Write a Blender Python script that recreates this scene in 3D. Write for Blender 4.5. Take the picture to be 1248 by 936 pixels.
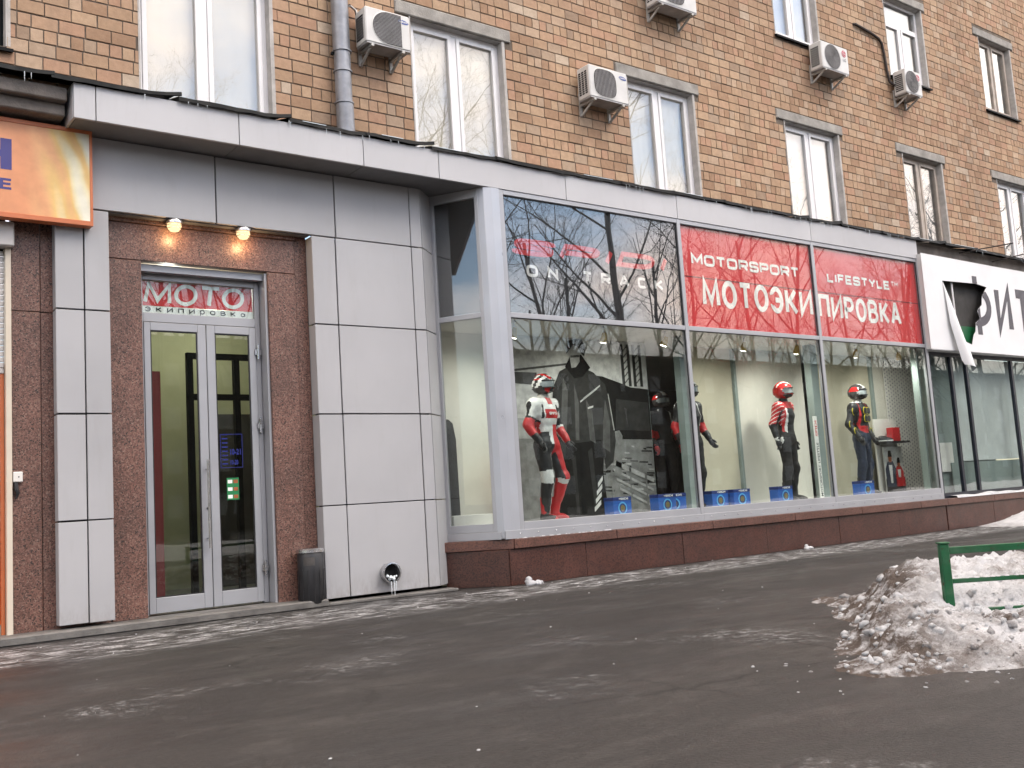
import bpy, bmesh, math, random
import numpy as np
from mathutils import Vector, Matrix, noise as mnoise

for o in list(bpy.data.objects):
    bpy.data.objects.remove(o)
SC = bpy.context.scene
COL = SC.collection
R = math.radians

# ------------------------------------------------------------------ camera
CAM_POS = (0.0, -9.056, 0.935)
AX_R = (0.79878792, -0.59825006, -0.06351948)
AX_U = (-0.01860577, -0.13009713, 0.99132667)
AX_F = (0.60132494, 0.79067794, 0.11505092)
cam_data = bpy.data.cameras.new('camera')
cam = bpy.data.objects.new('camera', cam_data)
COL.objects.link(cam)
m = Matrix.Identity(4)
for i in range(3):
    m[i][0] = AX_R[i]; m[i][1] = AX_U[i]; m[i][2] = -AX_F[i]; m[i][3] = CAM_POS[i]
cam.matrix_world = m
cam_data.sensor_width = 36.0
cam_data.lens = 35.30
cam_data.clip_start = 0.05
cam_data.clip_end = 3000.0
SC.camera = cam
SC.render.resolution_x, SC.render.resolution_y = 1024, 768

# ------------------------------------------------------------------ world, sun, exposure
SUN_AZ, SUN_EL = R(155.0), R(48.0)
world = bpy.data.worlds.new('World')
SC.world = world
world.use_nodes = True
wn, wl = world.node_tree.nodes, world.node_tree.links
wn.clear()
w_out = wn.new('ShaderNodeOutputWorld')
w_bg = wn.new('ShaderNodeBackground'); w_bg.inputs['Strength'].default_value = 0.14
sky = wn.new('ShaderNodeTexSky'); sky.sky_type = 'NISHITA'
sky.sun_disc = False; sky.sun_elevation = SUN_EL; sky.sun_rotation = SUN_AZ
sky.air_density = 1.3; sky.dust_density = 0.6; sky.ozone_density = 3.0
w_tc = wn.new('ShaderNodeTexCoord')
w_map = wn.new('ShaderNodeMapping'); w_map.inputs['Scale'].default_value = (1.0, 1.0, 2.6)
w_noise = wn.new('ShaderNodeTexNoise')
w_noise.inputs['Scale'].default_value = 2.1; w_noise.inputs['Detail'].default_value = 7.0
w_noise.inputs['Roughness'].default_value = 0.55
w_ramp = wn.new('ShaderNodeValToRGB')
w_ramp.color_ramp.elements[0].position = 0.54; w_ramp.color_ramp.elements[0].color = (0.05, 0.05, 0.05, 1)
w_ramp.color_ramp.elements[1].position = 0.72; w_ramp.color_ramp.elements[1].color = (1, 1, 1, 1)
w_n2 = wn.new('ShaderNodeTexNoise')
w_n2.inputs['Scale'].default_value = 1.3; w_n2.inputs['Detail'].default_value = 3.0
w_cc = wn.new('ShaderNodeValToRGB')
w_cc.color_ramp.elements[0].position = 0.35; w_cc.color_ramp.elements[0].color = (1.0, 0.93, 0.88, 1)
w_cc.color_ramp.elements[1].position = 0.65; w_cc.color_ramp.elements[1].color = (1.0, 0.80, 0.68, 1)
w_sc = wn.new('ShaderNodeMixRGB'); w_sc.blend_type = 'MULTIPLY'; w_sc.inputs['Fac'].default_value = 1.0
w_sc.inputs['Color2'].default_value = (13.0, 13.0, 13.0, 1)
w_mix = wn.new('ShaderNodeMixRGB')
wl.new(w_tc.outputs['Generated'], w_map.inputs['Vector'])
wl.new(w_map.outputs['Vector'], w_noise.inputs['Vector'])
wl.new(w_map.outputs['Vector'], w_n2.inputs['Vector'])
w_sep = wn.new('ShaderNodeSeparateXYZ'); wl.new(w_tc.outputs['Generated'], w_sep.inputs[0])
w_a = wn.new('ShaderNodeMath'); w_a.operation = 'MULTIPLY_ADD'; w_a.inputs[1].default_value = 0.05
w_b = wn.new('ShaderNodeMath'); w_b.operation = 'MULTIPLY_ADD'; w_b.inputs[1].default_value = 0.30
wl.new(w_sep.outputs['X'], w_a.inputs[0]); wl.new(w_noise.outputs['Fac'], w_a.inputs[2])
wl.new(w_sep.outputs['Z'], w_b.inputs[0]); wl.new(w_a.outputs[0], w_b.inputs[2])
wl.new(w_b.outputs[0], w_ramp.inputs['Fac'])
wl.new(w_n2.outputs['Fac'], w_cc.inputs['Fac'])
wl.new(w_cc.outputs['Color'], w_sc.inputs['Color1'])
wl.new(w_ramp.outputs['Color'], w_mix.inputs['Fac'])
wl.new(sky.outputs['Color'], w_mix.inputs['Color1'])
wl.new(w_sc.outputs['Color'], w_mix.inputs['Color2'])
wl.new(w_mix.outputs['Color'], w_bg.inputs['Color'])
wl.new(w_bg.outputs['Background'], w_out.inputs['Surface'])

sun_data = bpy.data.lights.new('sun', 'SUN')
sun_data.energy = 0.8; sun_data.angle = R(25.0); sun_data.color = (1.0, 0.95, 0.88)
sun = bpy.data.objects.new('sun', sun_data)
COL.objects.link(sun)
sdir = Vector((math.sin(SUN_AZ) * math.cos(SUN_EL), math.cos(SUN_AZ) * math.cos(SUN_EL), math.sin(SUN_EL)))
sun.location = sdir * 60.0
sun.rotation_euler = (-sdir).to_track_quat('-Z', 'Y').to_euler()

SC.view_settings.view_transform = 'Standard'
SC.view_settings.look = 'None'
SC.view_settings.gamma = 1.0
SC.view_settings.use_curve_mapping = False
SC.view_settings.exposure = 0.98
SC.render.engine = 'CYCLES'
SC.cycles.max_bounces = 6
SC.cycles.diffuse_bounces = 2
SC.cycles.use_adaptive_sampling = True
SC.cycles.adaptive_threshold = 0.035
world.cycles.sampling_method = 'MANUAL'
world.cycles.sample_map_resolution = 512
SC.cycles.glossy_bounces = 4
SC.cycles.transparent_max_bounces = 16
SC.cycles.caustics_reflective = False
SC.cycles.caustics_refractive = False
SC.cycles.sample_clamp_indirect = 4.0

# ------------------------------------------------------------------ material helpers
MATS = {}
class NT:
    """tiny wrapper for node trees"""
    def __init__(s, name):
        s.mat = bpy.data.materials.new(name); s.mat.use_nodes = True
        s.n = s.mat.node_tree.nodes; s.l = s.mat.node_tree.links
        s.n.clear()
        s.out = s.n.new('ShaderNodeOutputMaterial')
        MATS[name] = s.mat
    def node(s, t, **kw):
        nd = s.n.new(t)
        for k, v in kw.items():
            if hasattr(nd, k): setattr(nd, k, v)
            else: nd.inputs[k.replace('_', ' ')].default_value = v
        return nd
    def link(s, a, b): s.l.new(a, b)
    def coords(s, kind='Object', scale=(1, 1, 1), rot=(0, 0, 0), loc=(0, 0, 0)):
        tc = s.n.new('ShaderNodeTexCoord'); mp = s.n.new('ShaderNodeMapping')
        mp.inputs['Scale'].default_value = scale; mp.inputs['Rotation'].default_value = rot
        mp.inputs['Location'].default_value = loc
        if kind == 'World':
            g = s.n.new('ShaderNodeNewGeometry'); s.l.new(g.outputs['Position'], mp.inputs['Vector'])
        else:
            s.l.new(tc.outputs[kind], mp.inputs['Vector'])
        return mp.outputs['Vector']
    def noise(s, vec, scale, detail=4, rough=0.55):
        nd = s.n.new('ShaderNodeTexNoise')
        nd.inputs['Scale'].default_value = scale; nd.inputs['Detail'].default_value = detail
        nd.inputs['Roughness'].default_value = rough
        if vec is not None: s.l.new(vec, nd.inputs['Vector'])
        return nd.outputs['Fac']
    def voronoi(s, vec, scale, out='Color'):
        nd = s.n.new('ShaderNodeTexVoronoi'); nd.inputs['Scale'].default_value = scale
        s.l.new(vec, nd.inputs['Vector']); return nd.outputs[out]
    def ramp(s, fac, stops, interp='LINEAR'):
        nd = s.n.new('ShaderNodeValToRGB'); cr = nd.color_ramp; cr.interpolation = interp
        while len(cr.elements) > 1: cr.elements.remove(cr.elements[-1])
        for i, (p, c) in enumerate(stops):
            e = cr.elements[0] if i == 0 else cr.elements.new(p)
            e.position = p
            e.color = (c[0], c[1], c[2], 1) if hasattr(c, '__len__') else (c, c, c, 1)
        s.l.new(fac, nd.inputs['Fac']); return nd.outputs['Color']
    def mix(s, fac, a, b, mode='MIX'):
        nd = s.n.new('ShaderNodeMixRGB'); nd.blend_type = mode
        for sock, v in (('Fac', fac), ('Color1', a), ('Color2', b)):
            if isinstance(v, (int, float)) and sock == 'Fac': nd.inputs[sock].default_value = v
            elif isinstance(v, (tuple, list)): nd.inputs[sock].default_value = (*v[:3], 1)
            elif isinstance(v, (int, float)): nd.inputs[sock].default_value = (v, v, v, 1)
            else: s.l.new(v, nd.inputs[sock])
        return nd.outputs['Color']
    def math(s, op, a, b=0.0, clamp=False):
        nd = s.n.new('ShaderNodeMath'); nd.operation = op; nd.use_clamp = clamp
        for i, v in enumerate((a, b)):
            if isinstance(v, (int, float)): nd.inputs[i].default_value = v
            else: s.l.new(v, nd.inputs[i])
        return nd.outputs[0]
    def bsdf(s, color=(.5, .5, .5), rough=0.6, metal=0.0, spec=0.5, bump=None, bump_str=0.3, bump_dist=0.01, coat=0.0):
        b = s.n.new('ShaderNodeBsdfPrincipled')
        for sock, v in (('Base Color', color), ('Roughness', rough), ('Metallic', metal), ('Specular IOR Level', spec), ('Coat Weight', coat)):
            if isinstance(v, (tuple, list)): b.inputs[sock].default_value = (*v[:3], 1)
            elif isinstance(v, (int, float)): b.inputs[sock].default_value = v
            else: s.l.new(v, b.inputs[sock])
        if bump is not None:
            bp = s.n.new('ShaderNodeBump'); bp.inputs['Strength'].default_value = bump_str
            bp.inputs['Distance'].default_value = bump_dist
            s.l.new(bump, bp.inputs['Height']); s.l.new(bp.outputs['Normal'], b.inputs['Normal'])
        s.l.new(b.outputs['BSDF'], s.out.inputs['Surface'])
        return b

def plain(name, color, rough=0.6, metal=0.0, var=0.12, scale=3.0, spec=0.5, bump=0.0, kind='World', coat=0.0):
    t = NT(name)
    v = t.coords(kind)
    n = t.noise(v, scale, 3, 0.6)
    lo = tuple(c * (1 - var) for c in color); hi = tuple(min(1, c * (1 + var)) for c in color)
    col = t.ramp(n, [(0.3, lo), (0.7, hi)])
    rg = t.ramp(t.noise(v, scale * 2.3, 1), [(0.3, max(0.02, rough - 0.07)), (0.7, min(1, rough + 0.07))])
    t.bsdf(col, rg, metal, spec, bump=t.noise(v, scale * 14, 3) if bump else None, bump_str=bump, coat=coat)
    return t.mat

def glass(name, tint=(0.92, 0.95, 0.94), gain=1.25, ripple=0.02, rscale=1.2):
    """thin window glass: Schlick reflection over a clear transparent body"""
    t = NT(name)
    g = t.n.new('ShaderNodeNewGeometry')
    d = t.n.new('ShaderNodeVectorMath'); d.operation = 'DOT_PRODUCT'
    t.link(g.outputs['Normal'], d.inputs[0]); t.link(g.outputs['Incoming'], d.inputs[1])
    c = t.math('ABSOLUTE', d.outputs['Value'])
    om = t.math('SUBTRACT', 1.0, c, True)
    p5 = t.math('POWER', om, 5.0)
    F = t.math('ADD', t.math('MULTIPLY', p5, 0.955), 0.045)
    F = t.math('MULTIPLY', F, gain, True)
    tr = t.node('ShaderNodeBsdfTransparent'); tr.inputs['Color'].default_value = (*tint, 1)
    gl = t.node('ShaderNodeBsdfGlossy'); gl.inputs['Roughness'].default_value = 0.0
    bp = t.node('ShaderNodeBump'); bp.inputs['Strength'].default_value = ripple; bp.inputs['Distance'].default_value = 0.05
    v = t.coords('World')
    t.link(t.noise(v, rscale, 1), bp.inputs['Height']); t.link(bp.outputs['Normal'], gl.inputs['Normal'])
    mx = t.node('ShaderNodeMixShader')
    t.link(F, mx.inputs['Fac']); t.link(tr.outputs[0], mx.inputs[1]); t.link(gl.outputs[0], mx.inputs[2])
    t.link(mx.outputs[0], t.out.inputs['Surface'])
    return t.mat

def emit(name, color, strength):
    t = NT(name)
    e = t.node('ShaderNodeEmission'); e.inputs['Color'].default_value = (*color, 1); e.inputs['Strength'].default_value = strength
    t.link(e.outputs[0], t.out.inputs['Surface'])
    return t.mat

# ------------------------------------------------------------------ materials
def brick_material(name, island):
    t = NT(name)
    if island:
        r = t.n.new('ShaderNodeNewGeometry').outputs['Random Per Island']
    else:
        r = t.n.new('ShaderNodeObjectInfo').outputs['Random']
    base = t.ramp(r, [(0.0, (0.347, 0.227, 0.148)), (0.16, (0.405, 0.278, 0.184)), (0.34, (0.432, 0.292, 0.197)), (0.52, (0.452, 0.323, 0.219)),
                      (0.68, (0.425, 0.270, 0.184)), (0.80, (0.394, 0.297, 0.217)), (0.90, (0.466, 0.347, 0.251)), (0.965, (0.325, 0.238, 0.171)), (0.985, (0.501, 0.409, 0.318))], 'CONSTANT')
    v = t.coords('World')
    big = t.ramp(t.noise(v, 0.55, 4, 0.6), [(0.3, (0.82, 0.80, 0.80)), (0.7, (1.10, 1.08, 1.05))])
    col = t.mix(1.0, base, big, 'MULTIPLY')
    fine = t.ramp(t.noise(v, 16, 5, 0.7), [(0.25, (0.80, 0.78, 0.76)), (0.75, (1.12, 1.12, 1.12))])
    col = t.mix(1.0, col, fine, 'MULTIPLY')
    stain = t.ramp(t.noise(t.coords('World', (1.2, 1, 0.25)), 1.6, 5, 0.65), [(0.55, 0.0), (0.78, 0.45)])
    col = t.mix(stain, col, (0.20, 0.155, 0.115))
    t.bsdf(col, 0.85, 0, 0.3, bump=t.noise(v, 45, 4, 0.65), bump_str=0.35, bump_dist=0.006)
    return t.mat
brick_material('brick', False)
brick_material('brick_mass', True)
plain('mortar', (0.145, 0.116, 0.092), 0.95, var=0.3, scale=7, bump=0.4)

def granite(name, stops, rough, scale=70.0):
    t = NT(name)
    v = t.coords('World')
    c1 = t.ramp(t.voronoi(v, scale), stops, 'CONSTANT')
    blot = t.ramp(t.noise(v, 3.0, 4, 0.6), [(0.3, (0.75, 0.75, 0.75)), (0.7, (1.2, 1.17, 1.15))])
    c2 = t.mix(1.0, c1, blot, 'MULTIPLY')
    sp = t.ramp(t.noise(v, scale * 0.5, 4, 0.75), [(0.56, 0.0), (0.66, 0.75)])
    c2 = t.mix(sp, c2, (0.022, 0.017, 0.016))
    t.bsdf(c2, t.ramp(t.noise(v, 5, 3), [(0.3, rough), (0.7, rough + 0.18)]), 0, 0.5)
    return t.mat
granite('granite', [(0.0, (0.032, 0.020, 0.017)), (0.20, (0.115, 0.056, 0.043)), (0.45, (0.165, 0.084, 0.064)), (0.66, (0.20, 0.115, 0.090)), (0.84, (0.26, 0.175, 0.142)), (0.93, (0.06, 0.046, 0.041))], 0.38, 95.0)
granite('plinth_granite', [(0.0, (0.034, 0.013, 0.010)), (0.3, (0.068, 0.027, 0.020)), (0.6, (0.086, 0.034, 0.025)), (0.85, (0.046, 0.021, 0.017))], 0.28, 90)
granite('plinth_cap', [(0.0, (0.064, 0.030, 0.024)), (0.3, (0.115, 0.054, 0.041)), (0.6, (0.14, 0.067, 0.051)), (0.85, (0.084, 0.043, 0.035))], 0.3, 90)
def panel_material(name, k):
    t = NT(name)
    v = t.coords('World')
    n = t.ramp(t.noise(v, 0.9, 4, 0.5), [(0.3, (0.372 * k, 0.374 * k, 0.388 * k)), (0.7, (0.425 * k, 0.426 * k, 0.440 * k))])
    grime = t.ramp(t.noise(t.coords('World', (3.0, 3.0, 0.5)), 2.2, 6, 0.7), [(0.54, 0.0), (0.84, 0.24)])
    z = t.n.new('ShaderNodeSeparateXYZ'); t.link(t.coords('World'), z.inputs[0])
    low = t.ramp(z.outputs['Z'], [(0.02, 0.55), (0.30, 0.0)])
    splash = t.math('MULTIPLY', low, t.ramp(t.noise(t.coords('World', (6, 6, 2)), 3, 6, 0.75), [(0.40, 0.0), (0.65, 1.0)]))
    c = t.mix(grime, n, (0.30, 0.285, 0.27))
    c = t.mix(splash, c, (0.20, 0.18, 0.16))
    info = t.n.new('ShaderNodeObjectInfo')
    c = t.mix(1.0, c, t.ramp(info.outputs['Random'], [(0, 0.955), (1, 1.03)]), 'MULTIPLY')
    t.bsdf(c, t.ramp(t.noise(v, 7, 2), [(0.3, 0.46), (0.7, 0.58)]), 0.08, 0.22)
panel_material('alu_panel', 1.0)
panel_material('fascia_alu_skylit', 1.22)  # same panel lightened: the fascia's open-sky light is put into its colour
panel_material('soffit_alu_shaded', 0.45)  # same panel darkened: shade on the undersides is painted into the colour
plain('panel_joint', (0.020, 0.018, 0.022), 0.8)
plain('alu_frame', (0.37, 0.38, 0.405), 0.42, 0.30, var=0.07, scale=1.3)
plain('post_alu', (0.44, 0.46, 0.50), 0.34, 0.35, var=0.05, scale=1.3)
plain('steel', (0.55, 0.55, 0.56), 0.22, 0.95, var=0.06, scale=5)
plain('galvanised', (0.25, 0.26, 0.285), 0.45, 0.45, var=0.25, scale=5, bump=0.05)
plain('white_pvc', (0.78, 0.77, 0.78), 0.4, var=0.05, scale=2)
plain('brown_wood', (0.42, 0.36, 0.31), 0.6, var=0.2, scale=6)
plain('concrete', (0.30, 0.285, 0.262), 0.9, var=0.28, scale=4, bump=0.5)
plain('plaster', (0.45, 0.43, 0.41), 0.92, var=0.22, scale=5, bump=0.4)
plain('old_concrete', (0.17, 0.15, 0.135), 0.92, var=0.35, scale=3, bump=0.6)
plain('step_stone', (0.125, 0.12, 0.113), 0.6, var=0.35, scale=5, bump=0.35)
plain('black_metal', (0.0045, 0.006, 0.0075), 0.55, 0.0, var=0.3, scale=4, spec=0.12)
plain('ice', (0.70, 0.76, 0.80), 0.15, var=0.08, scale=10)
plain('puddle_ice', (0.036, 0.035, 0.035), 0.36, var=0.45, scale=5, spec=0.45)
plain('black_plastic', (0.016, 0.016, 0.018), 0.42, var=0.25, scale=8)
plain('dark_void', (0.010, 0.010, 0.011), 0.9)
plain('ac_white', (0.60, 0.595, 0.58), 0.42, var=0.08, scale=4)
plain('ac_grille', (0.060, 0.055, 0.052), 0.6, var=0.3, scale=18)
plain('ac_under', (0.36, 0.36, 0.37), 0.55, 0.2, var=0.2, scale=6)
plain('bracket', (0.44, 0.43, 0.41), 0.5, 0.2, var=0.2, scale=9)
plain('logo_blue', (0.03, 0.07, 0.30), 0.4, var=0.05)
plain('logo_red', (0.42, 0.02, 0.06), 0.4, var=0.05)
plain('logo_grey', (0.25, 0.25, 0.26), 0.4, var=0.05)
plain('cable', (0.03, 0.022, 0.02), 0.7, var=0.2, scale=20)
plain('cable_white', (0.6, 0.58, 0.55), 0.7, var=0.2, scale=20)
plain('film_red', (0.66, 0.030, 0.034), 0.35, var=0.08, scale=1.5)
plain('film_dark', (0.012, 0.013, 0.016), 0.4, var=0.2, scale=1.5)
plain('letter_white', (0.86, 0.86, 0.82), 0.45, var=0.03)
plain('letter_red', (0.72, 0.045, 0.05), 0.45, var=0.05)
plain('letter_black', (0.018, 0.018, 0.022), 0.5, var=0.1)
plain('letter_navy', (0.045, 0.04, 0.20), 0.5, var=0.05)
plain('letter_grey', (0.065, 0.06, 0.075), 0.5, var=0.08)
plain('sticker_blue', (0.008, 0.018, 0.20), 0.5, var=0.05)
plain('sticker_green', (0.01, 0.19, 0.06), 0.5, var=0.05)
plain('orange_paint', (0.72, 0.135, 0.012), 0.35, var=0.06, scale=1.5)
plain('orange_frame', (0.52, 0.155, 0.06), 0.4, var=0.08)
plain('cream', (0.62, 0.55, 0.45), 0.5, var=0.06)
plain('shutter_grey', (0.50, 0.475, 0.46), 0.45, 0.1, var=0.06)
plain('banner_white', (0.74, 0.745, 0.76), 0.5, var=0.05, scale=1.1)
plain('banner_back', (0.62, 0.62, 0.62), 0.6, var=0.05)
plain('green_plastic', (0.008, 0.10, 0.035), 0.45, var=0.15)
plain('navy_frame', (0.016, 0.019, 0.030), 0.4, 0.2, var=0.15)
plain('frosted', (0.62, 0.65, 0.64), 0.7, var=0.18, scale=1.2)
def rail_material():
    t = NT('rail_green'); v = t.coords('World')
    c = t.ramp(t.noise(v, 9, 4, 0.6), [(0.3, (0.006, 0.060, 0.022)), (0.7, (0.010, 0.090, 0.036))])
    chip = t.ramp(t.noise(v, 32, 6, 0.75), [(0.60, 0.0), (0.64, 1.0)])
    c = t.mix(chip, c, (0.055, 0.026, 0.014))
    dust = t.ramp(t.noise(v, 5, 5, 0.7), [(0.50, 0.0), (0.75, 0.35)])
    c = t.mix(dust, c, (0.12, 0.125, 0.11))
    t.bsdf(c, t.ramp(chip, [(0, 0.45), (1, 0.85)]), 0, 0.35, bump=t.noise(v, 40, 4, 0.7), bump_str=0.35, bump_dist=0.003)
rail_material()
plain('wall_beige', (0.66, 0.64, 0.57), 0.8, var=0.05)
plain('wall_olive', (0.47, 0.44, 0.34), 0.8, var=0.05)
plain('wall_yellow', (0.36, 0.365, 0.245), 0.8, var=0.06)
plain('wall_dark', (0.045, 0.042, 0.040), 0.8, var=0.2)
plain('floor_grey', (0.20, 0.195, 0.185), 0.5, var=0.15)
plain('column_grey', (0.235, 0.285, 0.27), 0.6, var=0.06)
plain('maroon', (0.19, 0.016, 0.022), 0.5, var=0.1)
plain('shelf_white', (0.72, 0.70, 0.66), 0.5, var=0.05)
plain('cardboard_blue', (0.020, 0.105, 0.42), 0.45, var=0.1, scale=8)
plain('cardboard_navy', (0.012, 0.030, 0.16), 0.45, var=0.1, scale=8)
plain('sky_blue', (0.10, 0.38, 0.72), 0.45, var=0.1)
plain('olive_print', (0.16, 0.13, 0.05), 0.5)
for nm, c, r in (('suit_white', (0.72, 0.72, 0.70), 0.45), ('suit_red', (0.50, 0.022, 0.026), 0.40), ('suit_black', (0.018, 0.018, 0.020), 0.45),
                 ('denim', (0.022, 0.031, 0.055), 0.85), ('trouser_black', (0.014, 0.014, 0.015), 0.8), ('skin_grey', (0.45, 0.42, 0.38), 0.6),
                 ('armour_yellow', (0.52, 0.46, 0.02), 0.45), ('helmet_red', (0.55, 0.02, 0.02), 0.15), ('helmet_dark', (0.05, 0.045, 0.045), 0.15),
                 ('helmet_white', (0.75, 0.74, 0.72), 0.2), ('visor', (0.30, 0.33, 0.34), 0.08), ('rust_orange', (0.33, 0.09, 0.03), 0.6), ('gold', (0.50, 0.34, 0.10), 0.35)):
    plain(nm, c, r, var=0.12, scale=14)
for k, gval in enumerate((0.012, 0.035, 0.09, 0.20, 0.36, 0.55)):
    plain('print_%d' % k, (gval, gval * 1.0, gval * 0.97), 0.9, var=0.25, scale=9, spec=0.08)
plain('bark', (0.060, 0.052, 0.047), 0.95, var=0.35, scale=9)
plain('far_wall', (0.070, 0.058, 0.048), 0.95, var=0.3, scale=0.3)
plain('twig', (0.050, 0.042, 0.038), 0.95, var=0.25, scale=5)
plain('sheer_curtain', (0.90, 0.81, 0.65), 0.9, var=0.05, scale=2)
plain('white_blind', (0.88, 0.87, 0.85), 0.9, var=0.05, scale=2)
plain('grey_room', (0.30, 0.31, 0.32), 0.9, var=0.1)
glass('glass_shop', (0.90, 0.93, 0.92), 1.25, 0.010)
glass('glass_upper', (0.97, 0.975, 0.97), 1.25, 0.014)
glass('glass_dark', (0.96, 0.97, 0.97), 3.1, 0.014)
glass('glass_home', (0.98, 0.985, 0.98), 3.3, 0.02, 2.0)
glass('glass_door', (0.86, 0.90, 0.86), 0.9, 0.01)
emit('lamp_glow', (1.0, 0.70, 0.36), 0.85)
emit('spot_glow', (1.0, 0.93, 0.80), 22.0)

def ground_material():
    t = NT('asphalt')
    v = t.coords('World')
    sx = t.n.new('ShaderNodeSeparateXYZ'); t.link(v, sx.inputs[0])
    X, Y = sx.outputs['X'], sx.outputs['Y']
    grit = t.ramp(t.noise(v, 38, 6, 0.8), [(0.30, (0.0085, 0.0079, 0.0077)), (0.70, (0.037, 0.0345, 0.0330))])
    blot = t.ramp(t.noise(t.coords('World', (0.5, 1.5, 1), (0, 0, R(-6))), 0.9, 6, 0.62), [(0.28, (0.72, 0.70, 0.69)), (0.5, (1.0, 0.98, 0.96)), (0.75, (1.32, 1.26, 1.20))])
    col = t.mix(1.0, grit, blot, 'MULTIPLY')
    # dried salt film in drifts
    salt = t.ramp(t.noise(t.coords('World', (0.8, 1.3, 1), (0, 0, R(-8))), 1.9, 9, 0.76), [(0.50, 0.0), (0.72, 0.34)])
    col = t.mix(salt, col, (0.105, 0.097, 0.091))
    peb = t.ramp(t.voronoi(v, 120, 'Distance'), [(0.05, 1.45), (0.30, 0.85)])
    col = t.mix(0.7, col, peb, 'MULTIPLY')
    cd = t.n.new('ShaderNodeTexVoronoi'); cd.feature = 'DISTANCE_TO_EDGE'; cd.inputs['Scale'].default_value = 0.55
    wv = t.n.new('ShaderNodeTexNoise'); wv.inputs['Scale'].default_value = 2.2; wv.inputs['Detail'].default_value = 5.0; t.link(v, wv.inputs['Vector'])
    t.link(t.mix(0.35, v, wv.outputs['Color'], 'ADD'), cd.inputs['Vector'])
    crack = t.math('MULTIPLY', t.ramp(cd.outputs['Distance'], [(0.0, 0.85), (0.010, 0.0)]), t.ramp(t.noise(v, 0.45, 2), [(0.50, 0.0), (0.60, 1.0)]))
    col = t.mix(crack, col, (0.006, 0.0055, 0.005))
    # packed ice, gated by where the path was never swept
    st = t.ramp(t.noise(t.coords('World', (1.2, 3.2, 1), (0, 0, R(-4))), 3.0, 10, 0.80), [(0.49, 0.0), (0.60, 1.0)])
    wob = t.math('MULTIPLY', t.math('SUBTRACT', t.noise(t.coords('World', (0.6, 0.2, 1)), 1.0, 3), 0.5), 0.7)
    Yw = t.math('ADD', Y, wob)
    def band(c, w, s=1.0):
        d = t.math('DIVIDE', t.math('ABSOLUTE', t.math('SUBTRACT', Yw, c)), w)
        return t.math('MULTIPLY', t.math('SUBTRACT', 1.0, d, True), s, True)
    gx = t.math('MULTIPLY', t.math('SUBTRACT', X, 4.5), 0.6, True)
    right = t.math('MULTIPLY', band(-0.62, 0.62, 2.6), gx, True)
    gl = t.math('MULTIPLY', t.math('SUBTRACT', 6.6, X), 0.7, True)
    left = t.math('MULTIPLY', band(-0.50, 0.85, 1.7), gl, True)
    patch = t.ramp(t.noise(v, 0.75, 4, 0.6), [(0.57, 0.0), (0.68, 0.5)])
    spk = t.ramp(t.noise(v, 13, 8, 0.8), [(0.50, 0.0), (0.62, 1.0)])
    gate = t.math('MAXIMUM', right, left)
    ice = t.math('MAXIMUM', t.math('MULTIPLY', st, gate, True), t.math('MULTIPLY', spk, patch, True))
    ice = t.math('MULTIPLY', ice, t.ramp(t.noise(v, 45, 3, 0.7), [(0.35, 0.15), (0.6, 1.0)]))
    film = t.math('MULTIPLY', gate, t.ramp(t.noise(v, 2.6, 6, 0.65), [(0.40, 0.0), (0.65, 0.45)]))
    col = t.mix(film, col, (0.085, 0.081, 0.079))
    col = t.mix(ice, col, (0.55, 0.56, 0.57))
    wet = t.ramp(t.noise(t.coords('World', (0.6, 1.5, 1)), 0.8, 5, 0.6), [(0.36, 0.42), (0.56, 0.70)])
    bump = t.mix(0.4, t.noise(v, 60, 3, 0.75), t.noise(v, 6, 4, 0.6))
    t.bsdf(col, wet, 0, 0.30, bump=bump, bump_str=0.8, bump_dist=0.014)
ground_material()

def snow_material(name, dirt):
    t = NT(name)
    v = t.coords('World')
    base = t.ramp(t.noise(v, 9, 5, 0.65), [(0.3, (0.58, 0.595, 0.62)), (0.7, (0.76, 0.768, 0.785))])
    d1 = t.ramp(t.noise(v, 3.4, 9, 0.75), [(0.55 - 0.05 * dirt, 0.0), (0.66, 0.10 + 0.65 * dirt)])
    col = t.mix(d1, base, (0.115, 0.082, 0.06))
    d2 = t.ramp(t.noise(v, 34, 4, 0.75), [(0.60, 0.0), (0.70, 0.8 * dirt)])
    col = t.mix(d2, col, (0.07, 0.05, 0.04))
    # grime carried by road spray lies on the rim of the heap, stored per vertex as "rim"
    at = t.n.new('ShaderNodeAttribute'); at.attribute_name = 'rim'
    rim = t.math('MULTIPLY', at.outputs['Fac'], t.ramp(t.noise(v, 7, 7, 0.75), [(0.34, 0.0), (0.52, 0.95)]), True)
    col = t.mix(rim, col, (0.085, 0.060, 0.045))
    t.bsdf(col, 0.8, 0, 0.2, bump=t.noise(v, 34, 7, 0.8), bump_str=1.0, bump_dist=0.035)
snow_material('snow_dirty', 1.0)
snow_material('snow_clean', 0.25)

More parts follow.
